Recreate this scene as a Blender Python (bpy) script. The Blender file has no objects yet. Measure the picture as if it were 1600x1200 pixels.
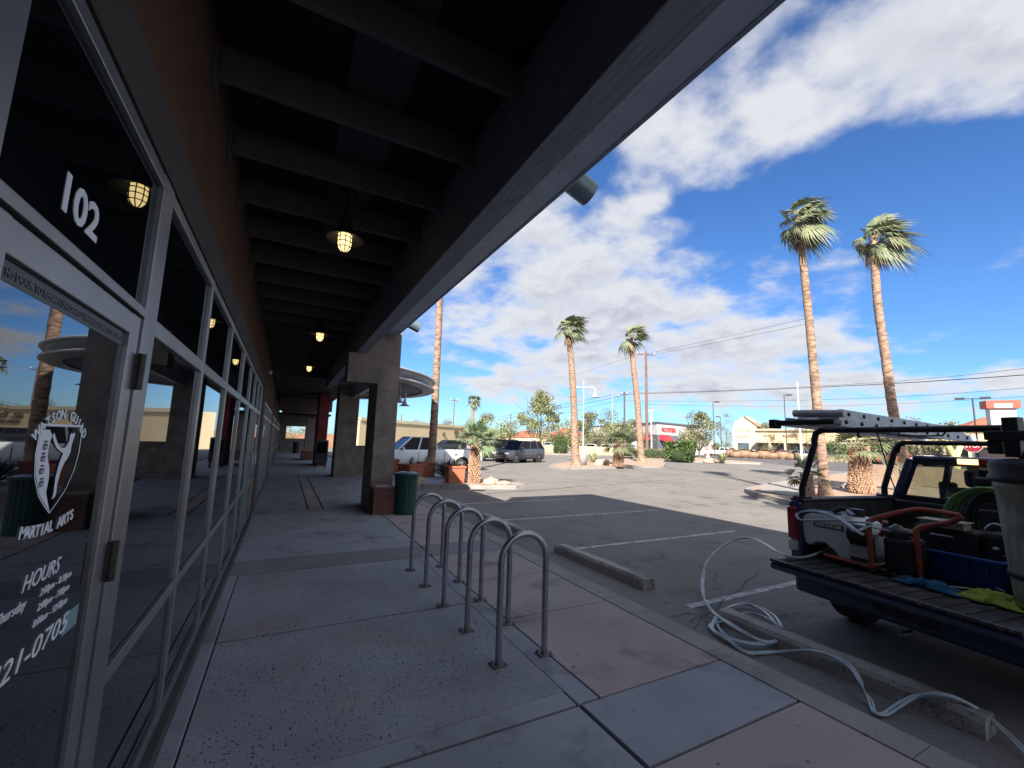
import bpy, bmesh, math, random
from mathutils import Vector, Matrix
random.seed(7)
R = math.radians
sc = bpy.context.scene
COL = sc.collection
# ---------------------------------------------------------------- camera
F, CX, CY, H = 665.0, 800.0, 600.0, 1.6
v1 = Vector((445-CX, -(678-CY), -F)).normalized()
v2 = Vector((2073.6-CX, -(726.9-CY), -F))
ax = (v2 - v1*v2.dot(v1)).normalized(); az = ax.cross(v1)
MC = Matrix((ax, v1, az))
cam = bpy.data.objects.new('camera', bpy.data.cameras.new('camera'))
cam.data.sensor_width = 36; cam.data.lens = F/1600*36; cam.data.clip_start = .05; cam.data.clip_end = 3000
cam.matrix_world = Matrix.Translation((0, 0, H)) @ MC.to_4x4()
COL.objects.link(cam); sc.camera = cam
def ray(u, v): return MC @ Vector((u-CX, -(v-CY), -F))
def G(u, v, z=-.15):                      # point of the photograph's ray at height z
    d = ray(u, v); t = (z-H)/d.z
    return Vector((d.x*t, d.y*t, z))
def W(u, v, dist):                        # at a horizontal distance
    d = ray(u, v); t = dist/math.hypot(d.x, d.y)
    return Vector((d.x*t, d.y*t, H+d.z*t))
def azim(u, dist, z=-.15, v=690):
    p = W(u, v, dist); return Vector((p.x, p.y, z))
# ---------------------------------------------------------------- light
SUN_D = Vector((.64, .768, -.717)).normalized()
EL = math.asin(-SUN_D.z)
sun = bpy.data.objects.new('sun', bpy.data.lights.new('sun', 'SUN'))
sun.data.energy = 5.0; sun.data.angle = R(.5); sun.data.color = (1, .93, .82)
sun.rotation_euler = SUN_D.to_track_quat('-Z', 'Y').to_euler(); COL.objects.link(sun)
sc.view_settings.view_transform = 'Standard'; sc.view_settings.look = 'None'
sc.view_settings.exposure = 1.35; sc.view_settings.gamma = 1
sc.cycles.max_bounces = 8; sc.cycles.transparent_max_bounces = 12
wd = bpy.data.worlds.new("World"); sc.world = wd; wd.use_nodes = True
nt = wd.node_tree; nt.nodes.clear()
def N(t, nt=nt, **k):
    n = nt.nodes.new(t)
    for a, b in k.items(): setattr(n, a, b)
    return n
def world():
    L = nt.links.new
    out = N('ShaderNodeOutputWorld'); bg = N('ShaderNodeBackground'); bg.inputs[1].default_value = .066
    L(bg.outputs[0], out.inputs[0])
    sky = N('ShaderNodeTexSky', sky_type='NISHITA', sun_disc=False)
    sky.sun_elevation = EL; sky.sun_rotation = R(219.8); sky.air_density = 1.0; sky.dust_density = .3; sky.ozone_density = 1.5
    tc = N('ShaderNodeTexCoord')
    nrm = N('ShaderNodeVectorMath', operation='NORMALIZE'); L(tc.outputs['Generated'], nrm.inputs[0])
    D = nrm.outputs[0]
    sep = N('ShaderNodeSeparateXYZ'); L(D, sep.inputs[0])
    def M(op, a, b=None, clamp=False, c=None):
        n = N('ShaderNodeMath', operation=op, use_clamp=clamp)
        for i, x in enumerate((a, b, c)):
            if x is None: continue
            if isinstance(x, (int, float)): n.inputs[i].default_value = x
            else: L(x, n.inputs[i])
        return n.outputs[0]
    zz = M('MAXIMUM', sep.outputs[2], 0.0)
    inv = M('DIVIDE', 1.0, M('ADD', zz, .22))
    vs = N('ShaderNodeVectorMath', operation='SCALE'); L(D, vs.inputs[0]); L(inv, vs.inputs[3])
    def noise(vec, scale, detail=9, rough=.56, off=(0, 0, 0)):
        ad = N('ShaderNodeVectorMath', operation='ADD'); L(vec, ad.inputs[0]); ad.inputs[1].default_value = off
        n = N('ShaderNodeTexNoise'); n.inputs['Scale'].default_value = scale; n.inputs['Detail'].default_value = detail
        n.inputs['Roughness'].default_value = rough; L(ad.outputs[0], n.inputs['Vector']); return n.outputs[0]
    # where the cloud banks stand in the sky: centre direction, radii along / across, tilt
    banks = [(1330, 110, 400, 125, -14, 1), (1560, 40, 330, 110, -5, .95), (1080, 150, 210, 150, -50, .9), (1010, 290, 60, 70, 0, .75), (1180, 10, 220, 60, 10, .7),
             (900, 420, 170, 130, 20, 1.1), (880, 350, 75, 85, -10, .8), (980, 520, 330, 120, 8, 1.1), (1130, 590, 300, 60, 4, 1.0), (1330, 620, 240, 45, 0, .8), (1250, 560, 120, 45, 20, .7),
             (760, 480, 160, 95, 60, .8), (690, 520, 90, 50, 10, .6), (1590, 585, 110, 38, -10, .85), (1180, 435, 40, 16, 0, .35), (820, 590, 130, 55, 0, .9), (-300, 300, 420, 260, 0, .8), (2300, 300, 400, 260, 0, .8), (400, 200, 300, 200, 30, .7)]
    acc = None
    fill_banks = [(.75, -.45, .45), (.2, -.85, .5), (.55, -.2, .9), (-.5, .2, .8), (-.3, -.6, .9), (-.9, .3, .3)]  # unseen cloud banks, added outside the view to lift the light in the shade
    for (u, v, ru, rv, tilt, wgt) in banks:
        c = ray(u, v).normalized()
        a = ray(u+1, v).normalized() - c; b = ray(u, v-1).normalized() - c
        sa, sb = a.length, b.length
        e1 = a.normalized(); e2 = (b - e1*b.dot(e1)).normalized(); e3 = c
        t = R(-tilt)
        f1 = e1*math.cos(t) + e2*math.sin(t); f2 = e2*math.cos(t) - e1*math.sin(t); f3 = f1.cross(f2)
        rot = Matrix((f1, f2, f3)).transposed()
        mp = N('ShaderNodeMapping', vector_type='TEXTURE'); L(D, mp.inputs[0])
        mp.inputs['Location'].default_value = c; mp.inputs['Rotation'].default_value = rot.to_euler()
        mp.inputs['Scale'].default_value = (ru*sa, rv*sb, .9)
        ln = N('ShaderNodeVectorMath', operation='LENGTH'); L(mp.outputs[0], ln.inputs[0])
        mr = N('ShaderNodeMapRange', interpolation_type='SMOOTHSTEP'); L(ln.outputs['Value'], mr.inputs[0])
        mr.inputs[1].default_value = .35; mr.inputs[2].default_value = 1.45; mr.inputs[3].default_value = wgt; mr.inputs[4].default_value = 0
        acc = mr.outputs[0] if acc is None else M('MAXIMUM', acc, mr.outputs[0])
    for fb in fill_banks:
        c = Vector(fb).normalized(); sb = N('ShaderNodeVectorMath', operation='DISTANCE'); L(D, sb.inputs[0]); sb.inputs[1].default_value = c
        mr = N('ShaderNodeMapRange', interpolation_type='SMOOTHSTEP'); L(sb.outputs['Value'], mr.inputs[0]); mr.inputs[1].default_value = .2; mr.inputs[2].default_value = .75; mr.inputs[3].default_value = 1.1; mr.inputs[4].default_value = 0
        acc = M('MAXIMUM', acc, mr.outputs[0])
    n1 = noise(vs.outputs[0], 3.6, 10, .55)
    n2 = noise(vs.outputs[0], 3.6, 10, .55, (-.035, -.04, .05))
    n3 = noise(vs.outputs[0], 8, 5, .5, (3, 1, 2))
    raw = M('ADD', acc, M('MULTIPLY', M('SUBTRACT', n1, .5), 2.6))
    raw = M('ADD', raw, M('MULTIPLY', M('SUBTRACT', n3, .5), .35))
    dens = N('ShaderNodeMapRange', interpolation_type='SMOOTHSTEP'); L(raw, dens.inputs[0])
    dens.inputs[1].default_value = .34; dens.inputs[2].default_value = 1.05; dens.inputs[3].default_value = 0; dens.inputs[4].default_value = .97
    thick = N('ShaderNodeMapRange', interpolation_type='SMOOTHSTEP'); L(raw, thick.inputs[0])
    thick.inputs[1].default_value = .65; thick.inputs[2].default_value = 1.5
    lit = M('ADD', M('MULTIPLY', M('SUBTRACT', n1, n2), 6.0), .62, True)
    sh = M('MULTIPLY', thick.outputs[0], M('SUBTRACT', 1.15, lit), True)
    mx = N('ShaderNodeMix', data_type='RGBA'); L(sh, mx.inputs[0])
    mx.inputs[6].default_value = (4.85, 4.95, 5.2, 1); mx.inputs[7].default_value = (3.1, 3.2, 3.8, 1)
    hs = N('ShaderNodeHueSaturation'); hs.inputs['Saturation'].default_value = 1.06; hs.inputs['Value'].default_value = 1.0; tn = N('ShaderNodeMix', data_type='RGBA', blend_type='MULTIPLY'); tn.inputs[0].default_value = 1; L(sky.outputs[0], tn.inputs[6]); tr_ = N('ShaderNodeMapRange'); L(sep.outputs[2], tr_.inputs[0]); tr_.inputs[1].default_value = 0; tr_.inputs[2].default_value = .28; tc_ = N('ShaderNodeMix', data_type='RGBA'); L(tr_.outputs[0], tc_.inputs[0]); tc_.inputs[6].default_value = (.46, .70, 1.05, 1); tc_.inputs[7].default_value = (.56, .76, 1.08, 1); L(tc_.outputs[2], tn.inputs[7]); L(tn.outputs[2], hs.inputs['Color'])
    m2 = N('ShaderNodeMix', data_type='RGBA'); L(dens.outputs[0], m2.inputs[0]); L(hs.outputs[0], m2.inputs[6]); L(mx.outputs[2], m2.inputs[7])
    L(m2.outputs[2], bg.inputs[0])
world()
# ---------------------------------------------------------------- materials
MATS = {}
def pm(name, c1, c2=None, scale=6, rough=.7, metal=0, bump=0, bscale=40, spec=.4, detail=5, lo=.35, hi=.65, stretch=None, emit=0, alpha=1, coat=0):
    if name in MATS: return MATS[name]
    m = bpy.data.materials.new(name); m.use_nodes = True; t = m.node_tree; L = t.links.new
    b = t.nodes['Principled BSDF']; b.inputs['Roughness'].default_value = rough; b.inputs['Metallic'].default_value = metal
    b.inputs['Specular IOR Level'].default_value = spec; b.inputs['Coat Weight'].default_value = coat
    tc = N('ShaderNodeTexCoord', t); src = tc.outputs['Object']
    if stretch:
        mp = N('ShaderNodeMapping', t); mp.inputs['Scale'].default_value = stretch; L(src, mp.inputs[0]); src = mp.outputs[0]
    if c2:
        n = N('ShaderNodeTexNoise', t); n.inputs['Scale'].default_value = scale; n.inputs['Detail'].default_value = detail; L(src, n.inputs['Vector'])
        r = N('ShaderNodeMapRange', t); r.inputs[1].default_value = lo; r.inputs[2].default_value = hi; L(n.outputs[0], r.inputs[0])
        x = N('ShaderNodeMix', t, data_type='RGBA'); L(r.outputs[0], x.inputs[0]); x.inputs[6].default_value = (*c1, 1); x.inputs[7].default_value = (*c2, 1)
        L(x.outputs[2], b.inputs['Base Color'])
    else: b.inputs['Base Color'].default_value = (*c1, 1)
    if bump:
        n = N('ShaderNodeTexNoise', t); n.inputs['Scale'].default_value = bscale; n.inputs['Detail'].default_value = 4; L(src, n.inputs['Vector'])
        bp = N('ShaderNodeBump', t); bp.inputs['Strength'].default_value = bump; bp.inputs['Distance'].default_value = .02; L(n.outputs[0], bp.inputs['Height']); L(bp.outputs[0], b.inputs['Normal'])
    if emit:
        b.inputs['Emission Color'].default_value = (*c1, 1); b.inputs['Emission Strength'].default_value = emit
    MATS[name] = m; return m
def layered(name, base, blotch, speck, s1=.6, s2=120, speckamt=.5, rough=.9, stains=None, bump=.3, cracks=0, vor=None):
    """ground: broad blotches, fine grain, stain spots, optional cracks"""
    m = bpy.data.materials.new(name); m.use_nodes = True; t = m.node_tree; L = t.links.new
    b = t.nodes['Principled BSDF']; b.inputs['Roughness'].default_value = rough; b.inputs['Specular IOR Level'].default_value = .25
    tc = N('ShaderNodeTexCoord', t); src = tc.outputs['Object']
    def nz(s, d=5, ro=.55, off=0):
        n = N('ShaderNodeTexNoise', t); n.inputs['Scale'].default_value = s; n.inputs['Detail'].default_value = d; n.inputs['Roughness'].default_value = ro
        if off:
            mp = N('ShaderNodeMapping', t); mp.inputs['Location'].default_value = (off, off, 0); L(src, mp.inputs[0]); L(mp.outputs[0], n.inputs['Vector'])
        else: L(src, n.inputs['Vector'])
        return n.outputs[0]
    def rng(x, a, c, lo=0, hi=1):
        r = N('ShaderNodeMapRange', t); L(x, r.inputs[0]); r.inputs[1].default_value = a; r.inputs[2].default_value = c; r.inputs[3].default_value = lo; r.inputs[4].default_value = hi; return r.outputs[0]
    def mix(f, a, c):
        x = N('ShaderNodeMix', t, data_type='RGBA'); L(f, x.inputs[0])
        for i, k in ((6, a), (7, c)):
            if isinstance(k, tuple): x.inputs[i].default_value = (*k, 1)
            else: L(k, x.inputs[i])
        return x.outputs[2]
    c = mix(rng(nz(s1, 6), .35, .68), base, blotch)
    c = mix(rng(nz(s2, 2), .45, .75, 0, speckamt), c, speck)
    if stains:
        c = mix(rng(nz(1.7, 7, .62, 9), .54, .70, 0, .85), c, stains)
        c = mix(rng(nz(5.5, 5, .6, 21), .66, .72, 0, .7), c, tuple(k*.55 for k in stains))
        c = mix(rng(nz(14, 2, .5, 33), .74, .77, 0, .8), c, tuple(k*.45 for k in stains))
    hgt = nz(s2*.6, 3)
    if vor:
        vo = N('ShaderNodeTexVoronoi', t); vo.inputs['Scale'].default_value = vor[0]; vo.inputs['Randomness'].default_value = 1; L(src, vo.inputs['Vector'])
        wc = N('ShaderNodeVectorMath', t, operation='ADD'); 
        ms = N('ShaderNodeMath', t, operation='ADD'); L(rng(vo.outputs['Distance'], .14, .34, 1, 0), ms.inputs[0]); ms.inputs[1].default_value = 0
        patch = rng(nz(1.3, 4, .6, 4), .36, .6, .25, 1)
        mm = N('ShaderNodeMath', t, operation='MULTIPLY'); L(ms.outputs[0], mm.inputs[0]); L(patch, mm.inputs[1])
        sel = N('ShaderNodeSeparateColor', t); L(vo.outputs['Color'], sel.inputs[0])
        m3 = N('ShaderNodeMath', t, operation='MULTIPLY'); L(mm.outputs[0], m3.inputs[0]); L(rng(sel.outputs[0], .35, .6), m3.inputs[1])
        c = mix(m3.outputs[0], c, vor[1])
        inv = N('ShaderNodeMath', t, operation='SUBTRACT'); inv.inputs[0].default_value = 1; L(m3.outputs[0], inv.inputs[1]); hgt = inv.outputs[0]
    if cracks:
        vo = N('ShaderNodeTexVoronoi', t, feature='DISTANCE_TO_EDGE'); vo.inputs['Scale'].default_value = cracks
        wp = N('ShaderNodeTexNoise', t); wp.inputs['Scale'].default_value = 1.1; wp.inputs['Detail'].default_value = 6; L(src, wp.inputs['Vector'])
        ad = N('ShaderNodeVectorMath', t, operation='ADD'); L(src, ad.inputs[0])
        sx = N('ShaderNodeVectorMath', t, operation='SCALE'); L(wp.outputs['Color'], sx.inputs[0]); sx.inputs[3].default_value = 1.6; L(sx.outputs[0], ad.inputs[1]); L(ad.outputs[0], vo.inputs['Vector'])
        cm = N('ShaderNodeMath', t, operation='MULTIPLY'); L(rng(vo.outputs['Distance'], .0, .004*cracks/.2, .8, 0), cm.inputs[0]); L(rng(nz(.3, 3, .5, 2), .45, .6), cm.inputs[1])
        c = mix(cm.outputs[0], c, tuple(k*.35 for k in base))
    L(c, b.inputs['Base Color'])
    bp = N('ShaderNodeBump', t); bp.inputs['Strength'].default_value = bump; bp.inputs['Distance'].default_value = .01; L(hgt, bp.inputs['Height']); L(bp.outputs[0], b.inputs['Normal'])
    MATS[name] = m; return m
def brick(name, c1, c2, mortar, w, h, msize=.01, rough=.85, bump=.5, swap=False, blotch=.25):
    m = bpy.data.materials.new(name); m.use_nodes = True; t = m.node_tree; L = t.links.new
    b = t.nodes['Principled BSDF']; b.inputs['Roughness'].default_value = rough
    tc = N('ShaderNodeTexCoord', t); sp = N('ShaderNodeSeparateXYZ', t); L(tc.outputs['Object'], sp.inputs[0])
    ad = N('ShaderNodeMath', t, operation='ADD'); L(sp.outputs[0], ad.inputs[0]); L(sp.outputs[1], ad.inputs[1])
    cb = N('ShaderNodeCombineXYZ', t); L(ad.outputs[0], cb.inputs[0]); L(sp.outputs[2], cb.inputs[1])
    br = N('ShaderNodeTexBrick', t); L(cb.outputs[0], br.inputs[0])
    for k, v in (('Scale', 1), ('Mortar Size', msize), ('Brick Width', w), ('Row Height', h), ('Mortar Smooth', .2), ('Bias', 0)): br.inputs[k].default_value = v
    br.inputs['Color1'].default_value = (*c1, 1); br.inputs['Color2'].default_value = (*c2, 1); br.inputs['Mortar'].default_value = (*mortar, 1)
    n = N('ShaderNodeTexNoise', t); n.inputs['Scale'].default_value = 3; n.inputs['Detail'].default_value = 8; L(tc.outputs['Object'], n.inputs['Vector'])
    mr = N('ShaderNodeMapRange', t); L(n.outputs[0], mr.inputs[0]); mr.inputs[1].default_value = .3; mr.inputs[2].default_value = .7; mr.inputs[3].default_value = 1-blotch; mr.inputs[4].default_value = 1+blotch*.5
    hv = N('ShaderNodeHueSaturation', t); L(br.outputs['Color'], hv.inputs['Color']); L(mr.outputs[0], hv.inputs['Value']); L(hv.outputs[0], b.inputs['Base Color'])
    n2 = N('ShaderNodeTexNoise', t); n2.inputs['Scale'].default_value = 60; L(tc.outputs['Object'], n2.inputs['Vector'])
    su = N('ShaderNodeMath', t, operation='SUBTRACT'); L(n2.outputs[0], su.inputs[0]); L(br.outputs['Fac'], su.inputs[1])
    bp = N('ShaderNodeBump', t); bp.inputs['Strength'].default_value = bump; bp.inputs['Distance'].default_value = .012; L(su.outputs[0], bp.inputs['Height']); L(bp.outputs[0], b.inputs['Normal'])
    MATS[name] = m; return m
def glassmat(name, tint=(.1, .12, .13), ior=1.55, rough=.01, base=(.01, .012, .015), trans=.6):
    m = bpy.data.materials.new(name); m.use_nodes = True; t = m.node_tree; t.nodes.clear(); L = t.links.new
    out = N('ShaderNodeOutputMaterial', t); gl = N('ShaderNodeBsdfGlossy', t); gl.inputs['Roughness'].default_value = rough; gl.inputs['Color'].default_value = (.92, .95, 1, 1)
    tr = N('ShaderNodeBsdfTransparent', t); tr.inputs[0].default_value = (*tint, 1)
    df = N('ShaderNodeBsdfDiffuse', t); df.inputs[0].default_value = (*base, 1)
    m1 = N('ShaderNodeMixShader', t); m1.inputs[0].default_value = trans; L(df.outputs[0], m1.inputs[1]); L(tr.outputs[0], m1.inputs[2])
    fr = N('ShaderNodeFresnel', t); ge = N('ShaderNodeNewGeometry', t); im = N('ShaderNodeMapRange', t); L(ge.outputs['Backfacing'], im.inputs[0]); im.inputs[3].default_value = ior; im.inputs[4].default_value = 1/ior; L(im.outputs[0], fr.inputs[0])
    tc = N('ShaderNodeTexCoord', t); n = N('ShaderNodeTexNoise', t); n.inputs['Scale'].default_value = .9; L(tc.outputs['Object'], n.inputs['Vector'])
    bp = N('ShaderNodeBump', t); bp.inputs['Strength'].default_value = .02; bp.inputs['Distance'].default_value = .02; L(n.outputs[0], bp.inputs['Height']); L(bp.outputs[0], gl.inputs['Normal'])
    m2 = N('ShaderNodeMixShader', t); L(fr.outputs[0], m2.inputs[0]); L(m1.outputs[0], m2.inputs[1]); L(gl.outputs[0], m2.inputs[2]); L(m2.outputs[0], out.inputs[0])
    MATS[name] = m; return m
asphalt = layered('asphalt', (.20, .183, .168), (.155, .143, .135), (.33, .305, .285), s1=.35, s2=90, speckamt=.45, stains=(.10, .094, .094), bump=.35, cracks=.16)
road_m = layered('road_asphalt', (.12, .11, .115), (.095, .09, .095), (.18, .17, .17), s1=.2, s2=60, speckamt=.3, bump=.2)
agg = layered('aggregate_concrete', (.37, .39, .43), (.26, .275, .31), (.15, .155, .17), s1=1.1, s2=110, speckamt=.75, stains=(.33, .27, .26), bump=.6, vor=(40, (.02, .02, .024)))
smooth_c = layered('smooth_concrete', (.34, .36, .40), (.27, .285, .32), (.22, .225, .245), s1=1.5, s2=160, speckamt=.3, stains=(.11, .11, .125), bump=.15)
pink_c = layered('pink_concrete', (.42, .355, .35), (.35, .30, .295), (.28, .245, .24), s1=1.3, s2=140, speckamt=.35, stains=(.17, .14, .14), bump=.15)
dark_c = layered('dark_concrete', (.25, .25, .27), (.20, .195, .21), (.17, .165, .175), s1=1.4, s2=120, speckamt=.3, bump=.15)
kerb_c = layered('kerb_concrete', (.34, .315, .295), (.27, .25, .235), (.2, .185, .175), s1=2.2, s2=110, speckamt=.45, stains=(.17, .155, .15), bump=.3)
stop_c = layered('stop_concrete', (.44, .41, .37), (.35, .325, .30), (.24, .22, .2), s1=3, s2=80, speckamt=.5, stains=(.12, .11, .10), bump=.5, vor=(45, (.10, .095, .09)))
gravel_m = layered('gravel', (.42, .30, .22), (.34, .24, .18), (.2, .15, .12), s1=3, s2=25, speckamt=.7, bump=.8)
dirt_m = layered('dirt', (.40, .31, .24), (.33, .25, .2), (.25, .2, .16), s1=.4, s2=12, speckamt=.5, bump=.3)
joint_m = pm('joint', (.02, .02, .022), rough=1)
paint_w = pm('line_paint', (.52, .52, .50), (.24, .23, .22), scale=9, rough=.8, lo=.42, hi=.62, detail=8)
block = brick('split_block', (.30, .25, .225), (.275, .228, .205), (.235, .195, .175), .41, .203, .005, bump=.7, blotch=.35)
redbrick = brick('red_brick', (.21, .085, .065), (.16, .07, .055), (.14, .10, .085), .21, .075, .008, bump=.6)
stucco_d = pm('brown_stucco', (.115, .068, .05), (.09, .053, .04), scale=2, rough=.95, bump=.5, bscale=90)
stucco_t = pm('tan_stucco', (.62, .50, .33), (.56, .45, .30), scale=.5, rough=.95)
alu = pm('aluminium_frame', (.31, .305, .315), (.25, .245, .255), scale=5, rough=.38, metal=.75, detail=3, spec=.5)
rafter_m = pm('rafter_paint', (.10, .10, .11), (.08, .08, .088), scale=4, rough=.7, bump=.15)
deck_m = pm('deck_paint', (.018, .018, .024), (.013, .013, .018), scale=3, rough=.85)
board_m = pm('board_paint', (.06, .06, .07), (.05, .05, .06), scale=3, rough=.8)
beam_m = pm('beam_wood', (.30, .34, .44), (.21, .24, .31), scale=9, rough=.75, bump=.2, stretch=(6, .5, 6))
fascia_m = pm('fascia_metal', (.36, .46, .60), (.30, .38, .50), scale=3, rough=.45, metal=.1)
galv = pm('galvanised_steel', (.42, .44, .46), (.30, .31, .33), scale=14, rough=.33, metal=.85, bump=.05, bscale=60)
galv_rust = pm('base_plate_steel', (.22, .21, .21), (.13, .10, .085), scale=20, rough=.6, metal=.6)
winglass = glassmat('storefront_glass', tint=(.05, .06, .065), ior=2.1)
cglass = glassmat('car_glass', tint=(.06, .07, .07), ior=1.32, trans=.5)
clearglass = glassmat('clear_car_glass', tint=(.62, .68, .62), ior=1.45, trans=1.0)
vinyl = pm('white_vinyl', (.78, .8, .84), rough=.5)
vinyl_d = pm('faded_vinyl', (.14, .16, .18), rough=.5)
bronze = pm('dark_bronze', (.05, .042, .035), (.035, .03, .026), scale=12, rough=.45, metal=.4)
green_m = pm('green_paint', (.018, .075, .06), (.012, .055, .045), scale=7, rough=.45, bump=.05)
black_m = pm('black_plastic', (.018, .018, .02), (.028, .028, .03), scale=10, rough=.55)
rubber = pm('tyre_rubber', (.02, .02, .021), rough=.85, bump=.2)
terra = pm('terracotta', (.46, .16, .09), (.38, .125, .07), scale=5, rough=.85, bump=.1)
white_m = pm('white_paint', (.72, .73, .75), (.66, .67, .69), scale=4, rough=.45)
trunk_m = pm('palm_bark', (.40, .255, .18), (.17, .115, .085), scale=4.5, rough=.95, bump=.9, bscale=22, stretch=(1, 1, 3.2), lo=.4, hi=.6)
boot_m = pm('palm_boots', (.60, .41, .28), (.34, .20, .13), scale=9, rough=.9, bump=.3)
bootdark = pm('palm_boot_gaps', (.16, .10, .07), rough=1)
frond_m = pm('palm_leaf', (.10, .13, .075), (.20, .215, .115), scale=2.5, rough=.55, spec=.35)
frond_b = pm('blue_palm_leaf', (.13, .20, .12), (.22, .28, .15), scale=3, rough=.5, spec=.35)
dead_m = pm('dead_leaf', (.22, .16, .10), (.13, .095, .06), scale=5, rough=.95)
leaf_y = pm('yellow_green_leaf', (.33, .34, .17), (.21, .23, .12), scale=.8, rough=.7)
leaf_o = pm('olive_leaf', (.30, .29, .16), (.19, .19, .10), scale=.7, rough=.8)
leaf_g = pm('hedge_leaf', (.13, .21, .055), (.08, .14, .04), scale=1.5, rough=.7)
leaf_gr = pm('grey_green_leaf', (.30, .30, .23), (.2, .2, .155), scale=.9, rough=.8)
leaf_br = pm('brown_leaf', (.30, .19, .12), (.2, .13, .09), scale=1.5, rough=.9)
bark_m = pm('tree_bark', (.17, .13, .10), (.10, .08, .065), scale=8, rough=.95)
rock_m = pm('sandstone_rock', (.55, .40, .29), (.42, .29, .21), scale=5, rough=.95, bump=.6, bscale=12)
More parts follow.
